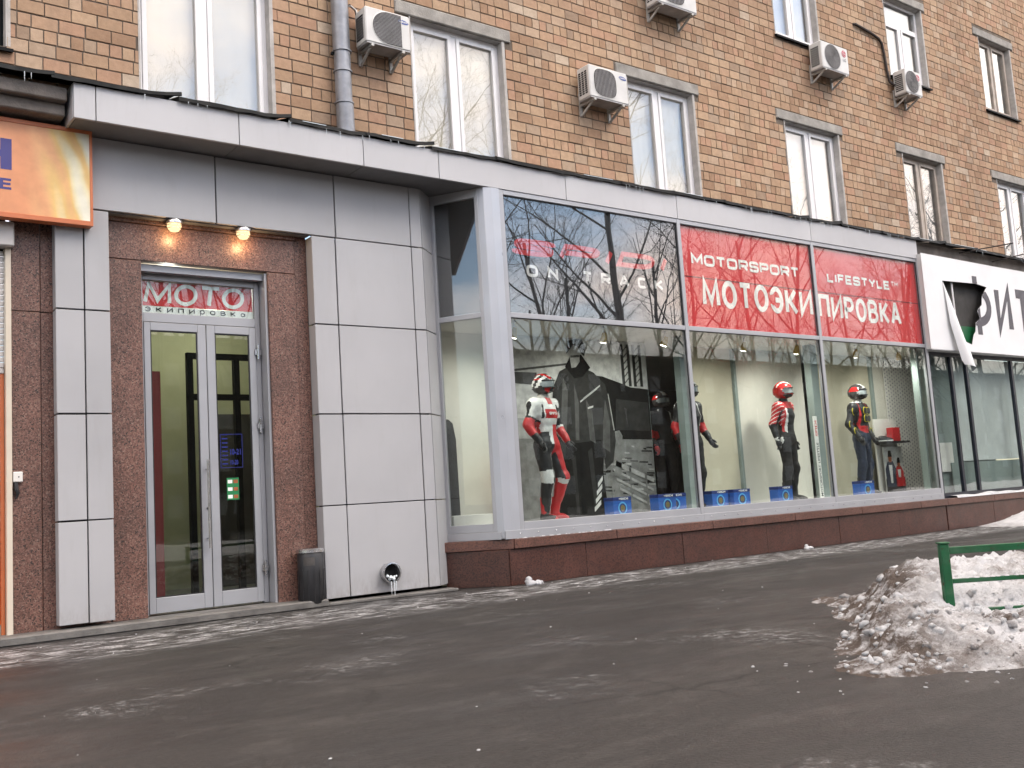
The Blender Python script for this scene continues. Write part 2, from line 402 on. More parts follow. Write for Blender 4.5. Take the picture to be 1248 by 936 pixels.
def sign_print_material():
    t = NT('orange_print')
    v = t.coords('World')
    w = t.n.new('ShaderNodeTexWave'); w.wave_type = 'BANDS'
    w.inputs['Scale'].default_value = 1.1; w.inputs['Distortion'].default_value = 5.0; w.inputs['Detail'].default_value = 4.0
    w.inputs['Detail Scale'].default_value = 1.2
    t.link(t.coords('World', (1.6, 1, 0.75), (0, R(38), 0)), w.inputs['Vector'])
    sx = t.n.new('ShaderNodeSeparateXYZ'); t.link(v, sx.inputs[0])
    f = t.math('MULTIPLY', t.math('SUBTRACT', sx.outputs['X'], 1.85), 1.9, True)
    f2 = t.math('MULTIPLY', f, w.outputs['Fac'])
    f3 = t.math('ADD', t.math('MULTIPLY', f, 0.5), t.math('MULTIPLY', f2, 0.6), True)
    col = t.ramp(f3, [(0.0, (0.66, 0.29, 0.145)), (0.25, (0.70, 0.37, 0.18)), (0.5, (0.72, 0.48, 0.18)), (0.75, (0.74, 0.66, 0.42)), (1.0, (0.76, 0.73, 0.60))])
    n = t.ramp(t.noise(v, 7, 5), [(0.35, 0.92), (0.65, 1.06)])
    t.bsdf(t.mix(1.0, col, n, 'MULTIPLY'), 0.4, 0, 0.4)
sign_print_material()

# ------------------------------------------------------------------ mesh helpers
ORG = {}            # world position of each top-level root
def _root(o):
    while o.parent is not None: o = o.parent
    return o
def _link(o, parent):
    COL.objects.link(o)
    if parent is not None: o.parent = parent
def tag(o, label=None, cat=None, group=None, kind=None):
    if label: o['label'] = label
    if cat: o['category'] = cat
    if group: o['group'] = group
    if kind: o['kind'] = kind
    return o
def thing(name, loc, label, cat, group=None):
    o = bpy.data.objects.new(name, None)
    o.empty_display_size = 0.1
    COL.objects.link(o); o.location = loc
    ORG[o.name] = Vector(loc)
    return tag(o, label, cat, group)

class MB:
    """collects polygons in world coordinates; build() links them as one mesh object"""
    def __init__(s): s.v = []; s.f = []; s.mi = []; s.cur = 0
    def use(s, i): s.cur = i; return s
    def add(s, verts, faces):
        b = len(s.v); s.v += [tuple(p) for p in verts]
        for f in faces: s.f.append(tuple(i + b for i in f)); s.mi.append(s.cur)
        return s
    def box(s, x0, x1, y0, y1, z0, z1):
        return s.add([(x0, y0, z0), (x1, y0, z0), (x1, y1, z0), (x0, y1, z0), (x0, y0, z1), (x1, y0, z1), (x1, y1, z1), (x0, y1, z1)],
                     [(0, 3, 2, 1), (4, 5, 6, 7), (0, 1, 5, 4), (1, 2, 6, 5), (2, 3, 7, 6), (3, 0, 4, 7)])
    def prism(s, poly, z0, z1):
        """plan polygon (x, y), counter-clockwise seen from above"""
        n = len(poly)
        vs = [(x, y, z0) for x, y in poly] + [(x, y, z1) for x, y in poly]
        fs = [tuple(reversed(range(n))), tuple(range(n, 2 * n))] + [(i, (i + 1) % n, n + (i + 1) % n, n + i) for i in range(n)]
        return s.add(vs, fs)
    def xz(s, poly, y0, y1):
        """polygon in the facade plane (x, z), counter-clockwise seen from the street, from y0 (front) to y1 (back)"""
        n = len(poly)
        vs = [(x, y0, z) for x, z in poly] + [(x, y1, z) for x, z in poly]
        fs = [tuple(range(n)), tuple(reversed(range(n, 2 * n)))] + [(i, n + i, n + (i + 1) % n, (i + 1) % n) for i in range(n)]
        return s.add(vs, fs)
    def bar(s, a, b, w, h, up=(0, 0, 1)):
        a, b = Vector(a), Vector(b); d = (b - a).normalized()
        sd = d.cross(Vector(up))
        if sd.length < 1e-4: sd = d.cross(Vector((1, 0, 0)))
        sd.normalize(); u = sd.cross(d).normalized()
        c = [(-w / 2, -h / 2), (w / 2, -h / 2), (w / 2, h / 2), (-w / 2, h / 2)]
        vs = [a + sd * i + u * j for i, j in c] + [b + sd * i + u * j for i, j in c]
        return s.add(vs, [(0, 1, 2, 3), (7, 6, 5, 4), (0, 4, 5, 1), (1, 5, 6, 2), (2, 6, 7, 3), (3, 7, 4, 0)])
    def tube(s, pts, rad, seg=10, cap=True):
        pts = [Vector(p) for p in pts]; n = len(pts)
        rads = rad if hasattr(rad, '__len__') else [rad] * n
        vs = []; ref = None
        for i, p in enumerate(pts):
            d = (pts[min(i + 1, n - 1)] - pts[max(i - 1, 0)]).normalized()
            if ref is None:
                ref = d.orthogonal().normalized()
            ref = (ref - d * ref.dot(d))
            if ref.length < 1e-5: ref = d.orthogonal()
            ref.normalize(); w = d.cross(ref)
            for k in range(seg):
                a = 2 * math.pi * k / seg
                vs.append(p + (ref * math.cos(a) + w * math.sin(a)) * rads[i])
        fs = []
        for i in range(n - 1):
            for k in range(seg):
                k2 = (k + 1) % seg
                fs.append((i * seg + k, i * seg + k2, (i + 1) * seg + k2, (i + 1) * seg + k))
        if cap:
            fs.append(tuple(reversed(range(seg)))); fs.append(tuple(range((n - 1) * seg, n * seg)))
        return s.add(vs, fs)
    def lathe(s, c, prof, seg=20, axis='z', cap=True):
        """profile of (radius, offset along axis) around c"""
        vs = []; n = len(prof)
        for r, h in prof:
            for k in range(seg):
                a = 2 * math.pi * k / seg; p, q = r * math.cos(a), r * math.sin(a)
                vs.append((c[0] + p, c[1] + q, c[2] + h) if axis == 'z' else (c[0] + p, c[1] + h, c[2] - q) if axis == 'y' else (c[0] + h, c[1] + p, c[2] + q))
        fs = []
        for i in range(n - 1):
            for k in range(seg):
                k2 = (k + 1) % seg
                fs.append((i * seg + k, i * seg + k2, (i + 1) * seg + k2, (i + 1) * seg + k))
        if cap:
            fs.append(tuple(reversed(range(seg)))); fs.append(tuple(range((n - 1) * seg, n * seg)))
        return s.add(vs, fs)
    def build(s, name, mats, parent=None, smooth=False, bevel=0.0, label=None, flip=False):
        off = ORG[_root(parent).name] if parent is not None else Vector((0, 0, 0))
        me = bpy.data.meshes.new(name)
        me.from_pydata([(x - off.x, y - off.y, z - off.z) for x, y, z in s.v], [], s.f)
        mats = mats if isinstance(mats, (list, tuple)) else [mats]
        for mm in mats: me.materials.append(MATS[mm])
        if len(mats) > 1: me.polygons.foreach_set('material_index', s.mi)
        if bevel:
            bm = bmesh.new(); bm.from_mesh(me)
            bmesh.ops.bevel(bm, geom=bm.edges[:], offset=bevel, segments=1, affect='EDGES', clamp_overlap=True)
            bm.to_mesh(me); bm.free()
        if smooth:
            me.polygons.foreach_set('use_smooth', [True] * len(me.polygons))
            try: me.set_sharp_from_angle(angle=R(38))
            except Exception: pass
        me.update()
        o = bpy.data.objects.new(name, me)
        _link(o, parent)
        if parent is None: ORG[o.name] = Vector((0, 0, 0))
        if label: o['label'] = label
        return o

def text_polys(body, offset=0.0, shear=0.0):
    cu = bpy.data.curves.new('lettering', 'FONT'); cu.body = body
    cu.offset = offset; cu.shear = shear; cu.resolution_u = 3
    o = bpy.data.objects.new('lettering', cu); COL.objects.link(o)
    me = o.to_mesh()
    vs = np.array([v.co[:] for v in me.vertices]); fs = [tuple(p.vertices) for p in me.polygons]
    o.to_mesh_clear(); bpy.data.objects.remove(o); bpy.data.curves.remove(cu)
    vs[:, 0] -= vs[:, 0].min(); vs[:, 1] -= vs[:, 1].min()
    return vs, fs

def lettering(name, body, x0, x1, z0, z1, y, mat, parent, offset=0.0, shear=0.0, drop=0.0, label=None, bold=0.0):
    """flat lettering on a plane facing the street, filling x0..x1, z0..z1"""
    vs, fs = text_polys(body, offset, shear)
    w, h = vs[:, 0].max(), vs[:, 1].max()
    mb = MB()
    for q, (dx, dz) in enumerate(((0, 0), (1, 0), (-1, 0), (0, .6), (0, -.6))[:5 if bold else 1]):
        mb.add([(x0 + a / w * (x1 - x0) + dx * bold, y - 0.0002 * q, z0 + b / h * (z1 - z0) - drop * a / w + dz * bold) for a, b, c in vs], fs)
    o = mb.build(name, mat, parent, label=label)
    return o

# ------------------------------------------------------------------ stroke lettering (bold signwriting, each stroke a flat strip)
def _arc(cx, cy, rx, ry, a0, a1, n=14, e=1.0):
    out = []
    for i in range(n + 1):
        a = R(a0 + (a1 - a0) * i / n); c, q = math.cos(a), math.sin(a)
        out.append((cx + rx * math.copysign(abs(c) ** e, c), cy + ry * math.copysign(abs(q) ** e, q)))
    return out
def glyph(ch, e):
    """strokes in a unit box: (relative width, [polyline, ...])"""
    A_ = lambda *a, **k: _arc(*a, e=e, **k)
    G_ = {
        'М': (1.2, [[(0, 0), (.07, 1), (.5, .12), (.93, 1), (1, 0)]]), 'M': (1.25, [[(0, 0), (0, 1), (.5, .3), (1, 1), (1, 0)]]),
        'О': (1.0, [A_(.5, .5, .5, .5, 90, 450, 28)]), 'Т': (.9, [[(0, 1), (1, 1)], [(.5, 1), (.5, 0)]]),
        'Э': (.92, [[(0, .74)] + A_(.46, .5, .54, .5, 150, -150, 22) + [(0, .26)], [(.36, .5), (1, .5)]]),
        'К': (.92, [[(0, 0), (0, 1)], [(.95, 1), (.30, .52), (1, 0)], [(0, .52), (.32, .52)]]), 'И': (1.0, [[(0, 1), (0, 0), (1, 1), (1, 0)]]),
        'П': (.98, [[(0, 0), (0, 1), (1, 1), (1, 0)]]), 'Р': (.86, [[(0, 0), (0, 1), (.55, 1)] + A_(.55, .73, .45, .27, 90, -90, 12)[1:] + [(0, .46)]]),
        'В': (.92, [[(0, 0), (0, 1)], [(0, 1), (.5, 1)] + A_(.52, .765, .40, .235, 90, -90, 12) + [(0, .53)], [(0, .53), (.5, .53)] + A_(.54, .265, .46, .265, 90, -90, 12) + [(0, 0)]]),
        'А': (1.0, [[(0, 0), (.46, 1), (.54, 1), (1, 0)], [(.2, .3), (.8, .3)]]),
        'N': (1.1, [[(0, 0), (0, 1), (1, 0), (1, 1)]]), 'R': (1.1, [[(0, 0), (0, 1), (.6, 1)] + A_(.6, .72, .4, .28, 90, -90, 12)[1:] + [(0, .44)], [(.55, .44), (1, 0)]]),
        'S': (1.1, [[(1, .76)] + A_(.5, .75, .5, .25, 20, 180, 10) + A_(.5, .75, .5, .25, 180, 270, 6)[1:] + A_(.5, .25, .5, .25, 90, -90, 12)[1:] + A_(.5, .25, .5, .25, -90, -160, 8)[1:] + [(0, .24)]]),
        'P': (1.05, [[(0, 0), (0, 1), (.6, 1)] + A_(.6, .72, .4, .28, 90, -90, 12)[1:] + [(0, .44)]]), 'L': (.95, [[(0, 1), (0, 0), (1, 0)]]), 'I': (.12, [[(.5, 0), (.5, 1)]]),
        'F': (.95, [[(0, 0), (0, 1), (1, 1)], [(0, .5), (.85, .5)]]), 'E': (1.0, [[(1, 1), (0, 1), (0, 0), (1, 0)], [(0, .5), (.9, .5)]]),
        'Y': (1.1, [[(0, 1), (.5, .45), (1, 1)], [(.5, .45), (.5, 0)]]), 'C': (1.05, [A_(.5, .5, .5, .5, 40, 320, 24)]), 'D': (1.1, [[(0, 0), (0, 1), (.5, 1)] + A_(.5, .5, .5, .5, 90, -90, 14)[1:] + [(0, 0)]]),
        'ф': (1.3, [[(.5, 1.38), (.5, -.38)], A_(.5, .5, .5, .5, 90, 450, 28)]),
        'а': (.85, [A_(.45, .4, .45, .4, 0, 360, 20), [(1, .8), (1, 0)]]), 'р': (.85, [[(0, -.4), (0, .95)], A_(.5, .5, .5, .45, 0, 360, 20)]), ' ': (.5, []),
    }
    G_['O'] = (1.2, G_['О'][1]); G_['T'] = (1.05, G_['Т'][1]); G_['K'] = (1.1, G_['К'][1]); G_['A'] = (1.2, G_['А'][1])
    return G_[ch]
def strip(pts, th):
    """polyline -> quads of constant width with mitred joints"""
    P_ = [Vector((p[0], p[1])) for p in pts]
    P_ = [p for i, p in enumerate(P_) if i == 0 or (p - P_[i - 1]).length > 1e-5]
    closed = (P_[0] - P_[-1]).length < 1e-4
    if closed: P_ = P_[:-1]
    n = len(P_); L_, R_ = [], []
    for i in range(n):
        a = P_[i - 1] if (i > 0 or closed) else None; b = P_[(i + 1) % n] if (i < n - 1 or closed) else None
        d0 = (P_[i] - a).normalized() if a is not None else None; d1 = (b - P_[i]).normalized() if b is not None else None
        if d0 is None: d0 = d1
        if d1 is None: d1 = d0
        n0, n1 = Vector((-d0.y, d0.x)), Vector((-d1.y, d1.x)); m_ = n0 + n1
        if m_.length < 0.3: m_ = n0
        m_.normalize(); k_ = min(2.2, 1 / max(.3, m_.dot(n0)))
        L_.append(P_[i] + m_ * th / 2 * k_); R_.append(P_[i] - m_ * th / 2 * k_)
    vs = L_ + R_; cnt = n if closed else n - 1
    return [(v.x, v.y) for v in vs], [(n + i, n + (i + 1) % n, (i + 1) % n, i) for i in range(cnt)]
def stroke_text(body, x0, x1, z0, z1, th, gap, e=1.0, shear=0.0):
    """list of (vertices, faces) per stroke in facade coordinates"""
    H = z1 - z0
    ws = [glyph(c, e)[0] for c in body]
    unit_w = ((x1 - x0) - gap * (len(body) - 1) - th * len(body)) / sum(ws)
    x = x0 + th / 2; out = []
    for c, w in zip(body, ws):
        gw = unit_w * w
        for pl in glyph(c, e)[1]:
            pp = [(x + u * gw, z0 + th / 2 + v * (H - th)) for u, v in pl]
            if shear: pp = [(px_ + shear * (pz_ - z0), pz_) for px_, pz_ in pp]
            out.append(strip(pp, th))
        x += gw + th + gap
    return out
def sign_text(name, body, x0, x1, z0, z1, y, mat, parent, th=0.03, gap=0.03, e=1.0, shear=0.0):
    mb = MB()
    for k_, (vs, fs) in enumerate(stroke_text(body, x0, x1, z0, z1, th, gap, e, shear)):
        mb.add([(a, y - 0.00012 * (k_ % 3), b) for a, b in vs], fs)
    return mb.build(name, mat, parent)

# ================================================================== the ground
mb = MB()
mb.add([(-400, -400, 0), (400, -400, 0), (400, 400, 0), (-400, 400, 0)], [(0, 1, 2, 3)])
ground = tag(mb.build('ground', 'asphalt'), 'dark wet asphalt pavement with streaks of packed ice', kind='structure')
mb = MB()
mb.box(1.15, 4.62, 0.26, 0.66, 0.0, 0.075)
tag(mb.build('door_step', 'step_stone', bevel=0.012), 'low grey stone step in front of the shop door', kind='structure')
mb = MB()
mb.prism([(4.62, 0.30), (6.15, 0.22), (6.15, 0.40), (4.62, 0.50)], 0.0, 0.03)
tag(mb.build('pavement_edge', 'step_stone', bevel=0.006), 'narrow stone edge strip under the grey cladding', kind='structure')

# ================================================================== brick building
YB = 0.51
bld = thing('brick_building', (12.0, 0.6, 0.0), 'tan brick apartment building above the shops with white framed windows', 'building')
BX0, BX1, BZ0, BZ1 = 0.2, 24.6, 4.62, 11.7
LOW = [(0.42, 1.76, 5.32), (2.95, 4.33, 4.98), (6.10, 7.46, 4.98), (9.62, 10.95, 4.98), (13.08, 14.50, 4.98), (16.43, 17.72, 4.98), (19.78, 21.10, 4.98)]
UPP = [(9.62, 10.95, 8.17), (13.08, 14.24, 8.17), (16.35, 17.60, 8.17), (19.72, 20.98, 8.17)]
OPEN = [(a, b, z, 6.70) for a, b, z in LOW] + [(a, b, z, 9.70) for a, b, z in UPP]
LINT = [(a - 0.20, b + 0.13, z1, z1 + 0.165) for a, b, z, z1 in OPEN]

# mortar wall, cut round the openings
zs = sorted({BZ0, BZ1} | {o[2] for o in OPEN} | {o[3] for o in OPEN})
mb = MB()
for z0, z1 in zip(zs[:-1], zs[1:]):
    cuts = sorted((a, b) for a, b, c, d in OPEN if c <= z0 + 1e-6 and d >= z1 - 1e-6)
    x = BX0
    for a, b in cuts:
        mb.box(x, a, YB + 0.009, YB + 0.36, z0, z1); x = b
    mb.box(x, BX1, YB + 0.009, YB + 0.36, z0, z1)
wall = mb.build('wall', 'mortar', bld)
wall['label'] = 'tan brick wall in courses with every fourth course of half bricks'

rnd = random.Random(7)
CP, CL, CH = 0.133, 0.2360, 0.118
bricks = []
k = 0
z = BZ0
phase = round((5.49 - CP / 2 - BZ0) / CP)
while z + CP < BZ1:
    hd = (k - phase) % 4 == 0
    L = CL / 2 if hd else CL
    x = BX0 - (0.0 if hd else ((k * 0.5) % 1.0) * CL) - rnd.random() * 0.03
    z0, z1 = z + (CP - CH) / 2, z + (CP + CH) / 2
    while x < BX1:
        ln = L
        if not hd and rnd.random() < 0.035: ln = L / 2
        a, b = max(x, BX0) + 0.006, min(x + ln, BX1) - 0.006
        x += ln * (1 + rnd.uniform(-0.012, 0.012))
        segs = [(a, b)]
        for (oa, ob, oc, od) in OPEN + LINT:
            if oc < z1 - 0.02 and od > z0 + 0.02:
                ns = []
                for (p, q) in segs:
                    if ob <= p or oa >= q: ns.append((p, q)); continue
                    if p < oa: ns.append((p, oa - 0.004))
                    if q > ob: ns.append((ob + 0.004, q))
                segs = ns
        for p, q in segs:
            if q - p > 0.035: bricks.append((p, q, z0, z1))
    z += CP; k += 1
CP_, AR, AU, AF = Vector(CAM_POS), Vector(AX_R), Vector(AX_U), Vector(AX_F)
def to_px(p):
    v = Vector(p) - CP_; d = v.dot(AF)
    return 512 + 1004.1 * v.dot(AR) / d, 384 - 1004.1 * v.dot(AU) / d, d
def shown(bk):
    p, q, z0, z1 = bk
    x, y, d = to_px(((p + q) / 2, YB, (z0 + z1) / 2))
    vis = 4 < x < 1020 and 4 < y < 764 and z0 > 5.20 and not (5.0 < (p + q) / 2 < 5.26)
    return (q - p) * (z1 - z0) / (d * d) if vis else 0.0
order = sorted(range(len(bricks)), key=lambda i: -shown(bricks[i]))
near = set(order[:300])
# one unit brick shared by the singled-out bricks
ub = MB(); ub.box(-0.5, 0.5, -0.5, 0.5, -0.5, 0.5)
tmp = ub.build('brick', 'brick', None)
bm = bmesh.new(); bm.from_mesh(tmp.data)
bmesh.ops.bevel(bm, geom=[e for e in bm.edges if all(v.co.y < 0 for v in e.verts)], offset=0.03, segments=1, affect='EDGES')
bm.to_mesh(tmp.data); bm.free()
unit = tmp.data
bpy.data.objects.remove(tmp)
mass = MB()
OB = ORG['brick_building']
for i, (p, q, z0, z1) in enumerate(bricks):
    pr = rnd.gauss(0, 0.0016); dz = rnd.gauss(0, 0.0012)
    if i in near:
        o = bpy.data.objects.new('brick', unit); COL.objects.link(o); o.parent = wall
        o.location = ((p + q) / 2 - OB.x, YB + 0.025 + pr - OB.y, (z0 + z1) / 2 + dz - OB.z)
        o.scale = (q - p, 0.05, z1 - z0)
        o.rotation_euler = (rnd.gauss(0, 0.006), rnd.gauss(0, 0.004), rnd.gauss(0, 0.004))
    else:
        y = YB + pr; t = rnd.gauss(0, 0.0008)
        mass.add([(p, y, z0 + dz), (q, y + t, z0 + dz), (q, y + t, z1 + dz), (p, y, z1 + dz), (p, y + 0.04, z0 + dz), (q, y + 0.04, z0 + dz), (q, y + 0.04, z1 + dz), (p, y + 0.04, z1 + dz)],
                 [(0, 1, 2, 3), (0, 4, 5, 1), (1, 5, 6, 2), (2, 6, 7, 3), (3, 7, 4, 0)])
mo = mass.build('brick_mass', 'brick_mass', wall)
mo['kind'] = 'stuff'; mo['label'] = 'the many farther bricks of the wall'

# ---- windows
def window(x0, x1, z0, z1, fr='white_pvc', room='sheer_curtain', style='two', lintel=True, sill=False, lab=None, seed=0, gap=0.10):
    yf = YB + 0.105
    w = MB()
    t = 0.055
    w.box(x0, x0 + t, yf, yf + 0.07, z0, z1); w.box(x1 - t, x1, yf, yf + 0.07, z0, z1)
    w.box(x0 + t, x1 - t, yf, yf + 0.07, z1 - t, z1); w.box(x0 + t, x1 - t, yf, yf + 0.07, z0, z0 + t)
    root = w.build('window', fr, bld, bevel=0.006, label=lab)
    xm = (x0 + x1) / 2
    zt = z1 - t
    panes = []
    if style == 'transom':
        zt = z1 - 0.47
        MB().box(x0 + t, x1 - t, yf + 0.002, yf + 0.066, zt, zt + 0.06).build('transom', fr, root, bevel=0.005)
        panes.append((x0 + t, x1 - t, zt + 0.06, z1 - t))
    MB().box(xm - 0.04, xm + 0.04, yf + 0.003, yf + 0.066, z0 + t, zt).build('mullion', fr, root, bevel=0.005)
    for a, b in ((x0 + t, xm - 0.04), (xm + 0.04, x1 - t)):
        s = MB(); u = 0.05
        s.box(a, a + u, yf - 0.012, yf + 0.05, z0 + t, zt); s.box(b - u, b, yf - 0.012, yf + 0.05, z0 + t, zt)
        s.box(a + u, b - u, yf - 0.012, yf + 0.05, zt - u, zt); s.box(a + u, b - u, yf - 0.012, yf + 0.05, z0 + t, z0 + t + u)
        s.build('sash', fr, root, bevel=0.004)
        panes.append((a + u, b - u, z0 + t + u, zt - u))
    for a, b, c, d in panes:
        MB().box(a - 0.01, b + 0.01, yf + 0.02, yf + 0.032, c - 0.01, d + 0.01).build('pane', 'glass_home', root)
    # room side: a curtain with shallow folds, and the dim room edge on the right
    n = 40; rr = random.Random(seed); cv = []
    cx1 = x1 - gap
    for i in range(n + 1):
        x = x0 + (cx1 - x0) * i / n
        yy = yf + 0.10 + 0.0015 * math.sin(i * 1.7 + seed)
        cv += [(x, yy, z0), (x, yy, z1)]
    cu = MB(); cu.add(cv, [(2 * i, 2 * i + 2, 2 * i + 3, 2 * i + 1) for i in range(n)])
    cu.build('curtain', room, root, smooth=True)
    MB().box(x0, x1, yf + 0.24, yf + 0.26, z0, z1).build('room_back', 'grey_room', root)
    # plastered reveal
    rv = MB()
    rv.box(x1 - 0.006, x1 + 0.012, YB - 0.004, yf - 0.001, z0, z1); rv.box(x0 - 0.012, x0 + 0.006, YB - 0.004, yf - 0.001, z0, z1)
    rv.box(x0 + 0.006, x1 - 0.006, YB + 0.012, yf - 0.001, z1 - 0.006, z1 + 0.02)
    if style != 'brickreveal':
        rv.box(x1 + 0.012, x1 + 0.034, YB - 0.005, YB + 0.02, z0, z1)
    rv.build('reveal', 'plaster', root)
    if lintel:
        MB().box(x0 - 0.20, x1 + 0.13, YB - 0.022, YB + 0.10, z1 + 0.002, z1 + 0.165).build('lintel', 'concrete', root, bevel=0.012)
    if sill:
        s = MB(); s.add([(x0 - 0.03, YB - 0.05, z0 - 0.035), (x1 + 0.05, YB - 0.05, z0 - 0.035), (x1 + 0.05, yf, z0 + 0.005), (x0 - 0.03, yf, z0 + 0.005),
                         (x0 - 0.03, YB - 0.05, z0 - 0.065), (x1 + 0.05, YB - 0.05, z0 - 0.065), (x1 + 0.05, yf, z0 - 0.03), (x0 - 0.03, yf, z0 - 0.03)],
                        [(0, 1, 2, 3), (7, 6, 5, 4), (0, 4, 5, 1), (1, 5, 6, 2), (3, 2, 6, 7), (0, 3, 7, 4)])
        s.build('sill', 'black_metal', root)
    return root
L = LOW
window(L[0][0], L[0][1], L[0][2], 6.70, fr='black_metal', room='grey_room', sill=True, lab='dark window at the left edge of the photo', seed=1)
window(L[1][0], L[1][1], L[1][2], 6.70, lab='white window with cream curtains left of the downpipe', seed=2, gap=0.0)
window(L[2][0], L[2][1], L[2][2], 6.70, lab='white window beside the downpipe and its air conditioner', seed=3, gap=0.0)
window(L[3][0], L[3][1], L[3][2], 6.70, lab='white window right of the air conditioner with a square fan grille', seed=4)
window(L[4][0], L[4][1], L[4][2], 6.70, room='white_blind', lab='white window over the red shop sign', seed=5)
window(L[5][0], L[5][1], L[5][2], 6.70, fr='brown_wood', room='grey_room', lab='wooden framed window over the white torn sign', seed=6)
window(L[6][0], L[6][1], L[6][2], 6.70, room='grey_room', lab='window at the right edge of the photo', seed=7)
window(UPP[0][0], UPP[0][1], UPP[0][2], 9.70, room='white_blind', seed=12, sill=True)
window(UPP[1][0], UPP[1][1], UPP[1][2], 9.70, room='white_blind', sill=True, lab='upper white window behind the air conditioner with a red round mark', seed=8)
window(UPP[2][0], UPP[2][1], UPP[2][2], 9.70, room='grey_room', style='transom', sill=True, lab='upper white window with a fanlight and a dark pipe beside it', seed=9)
window(UPP[3][0], UPP[3][1], UPP[3][2], 9.70, fr='brown_wood', room='white_blind', sill=True, lab='upper wooden window near the right edge', seed=10)

# ---- black metal drip flashing on the shop roof, sheet by sheet, with ice along it
fx = 1.2
rf = random.Random(3)
ic = MB(); ice_edges = MB()
while fx < 22.8:
    ln = rf.uniform(0.75, 1.15)
    x0, x1 = fx - 0.03, fx + ln
    za, zb = 4.912 + rf.uniform(-0.010, 0.012), 4.912 + rf.uniform(-0.014, 0.014)
    yl = -0.034 + rf.uniform(-0.010, 0.008)
    n = 8; tvs = []; tfs = []
    curl = rf.uniform(0.0, 0.045)
    for i in range(n + 1):
        t = i / n; x = x0 + (x1 - x0) * t
        zz = za + (zb - za) * t + rf.uniform(-0.004, 0.004) + curl * max(0, t - 0.8) / 0.2 * (1 if rf else 0)
        tvs += [(x, YB + 0.006, 5.06), (x, yl, zz), (x, yl - 0.012, zz - 0.042 + rf.uniform(-0.007, 0.007)), (x, yl + 0.006, zz - 0.040)]
    for i in range(n):
        a = 4 * i; b = a + 4
        tfs += [(a, a + 1, b + 1, b), (a + 1, a + 2, b + 2, b + 1), (a + 2, a + 3, b + 3, b + 2)]
    MB().add(tvs, tfs).build('flashing_sheet', 'black_metal', bld)
    if rf.random() < 0.5:       # frost lying along the lip
        xa = x0 + rf.uniform(0, 0.3) * ln; xb = min(x1 - 0.05, xa + rf.uniform(0.25, 0.6) * ln)
        ice_edges.bar((xa, yl + 0.004, za + (zb - za) * (xa - x0) / (x1 - x0) - 0.001), (xb, yl + 0.004, za + (zb - za) * (xb - x0) / (x1 - x0) - 0.001), 0.022, 0.006)
    for j in range(rf.randint(0, 5)):
        x = rf.uniform(x0, x1); h = rf.choice((0.03, 0.04, 0.06, 0.09)); zt = za - 0.040
        r0 = rf.uniform(0.0025, 0.0042)
        ic.tube([(x, yl - 0.010, zt), (x, yl - 0.010, zt - h * 0.5), (x, yl - 0.010, zt - h)], [r0, r0 * 0.7, 0.001], 5)
    fx += ln
o = ic.build('icicles', 'ice', bld, smooth=True); o['kind'] = 'stuff'; o['label'] = 'small icicles hanging from the black flashing'
o = ice_edges.build('frost_edge', 'ice', bld); o['kind'] = 'stuff'; o['label'] = 'frost along the flashing lip'

# ---- old concrete ledge and granite pillar at the left
mb = MB(); mb.box(0.2, 2.168, 0.06, 0.50, 4.715, 4.84)
mb.box(0.2, 2.168, 0.14, 0.50, 4.60, 4.713)
mb.build('concrete_ledge', 'old_concrete', bld, bevel=0.01)
for (a, b, y, z0, z1) in ((1.79, 2.026, 0.53, 0.0, 2.88), (1.79, 2.026, 0.53, 2.886, 4.60), (2.032, 2.60, 0.545, 0.0, 2.88), (2.032, 2.60, 0.54, 2.886, 4.60)):
    MB().box(a, b, y, y + 0.08, z0, z1).build('granite_slab', 'granite', bld, bevel=0.004)
MB().box(0.2, 1.76, 0.60, 0.66, 3.40, 4.6).build('dark_recess', 'dark_void', bld)

# ================================================================== entrance portal
ent = thing('shop_entrance', (4.1, 0.55, 0.0), 'grey metal clad shop entrance with red granite surround and a glass double door', 'entrance')
# granite surround
for (a, b, y, z0, z1) in ((2.61, 2.925, 0.53, 0.076, 3.44), (4.21, 4.515, 0.53, 0.03, 3.44), (4.521, 4.66, 0.55, 0.03, 4.0), (2.61, 4.515, 0.531, 3.446, 3.80), (2.61, 4.515, 0.51, 3.806, 4.0)):
    MB().box(a, b, y, y + 0.10, z0, z1).build('granite_slab', 'granite', ent, bevel=0.004)
# aluminium composite cladding, panel by panel, over a dark subframe
G = 0.007
rpan = random.Random(17)
def panel(x0, x1, z0, z1, y=0.39, th=0.03, par=ent):
    j = lambda q: rpan.uniform(-q, q)
    o = MB().box(x0 + G + j(.0015), x1 - G + j(.0015), y, y + th, z0 + G + j(.002), z1 - G + j(.002)).build('cladding_panel', 'alu_panel', par, bevel=0.003)
    o.rotation_euler = (j(.0005), 0, j(.0006)); o.location.y = j(.0015)
    return o
zr = [0.055, 1.0, 1.95, 2.90, 3.85]
for z0, z1 in zip(zr[:-1], zr[1:]):
    for x0, x1 in ((2.12, 2.372), (2.372, 2.60), (4.65, 4.93), (4.93, 5.88), (5.88, 6.03)):
        if x0 < 3 and z0 < 0.1: panel(x0, x1, 0.10, z1)
        else: panel(x0, x1, z0, z1)
    for xs in (2.134, 4.664):
        MB().box(xs, xs + 0.02, 0.412, 0.60 if xs > 3 else 0.538, (0.10 if xs < 3 and z0 < 0.1 else z0) + G, z1 - G).build('side_panel', 'alu_panel', ent, bevel=0.002)
    ch = MB(); ch.prism([(6.036, 0.393), (6.318, 0.625), (6.300, 0.655), (6.015, 0.421)], z0 + G, z1 - G)
    ch.build('angled_panel', 'alu_panel', ent)
for x0, x1 in ((2.12, 3.63), (3.63, 4.94), (4.94, 5.88), (5.88, 6.03)):
    panel(x0, x1, 3.85, 4.548)
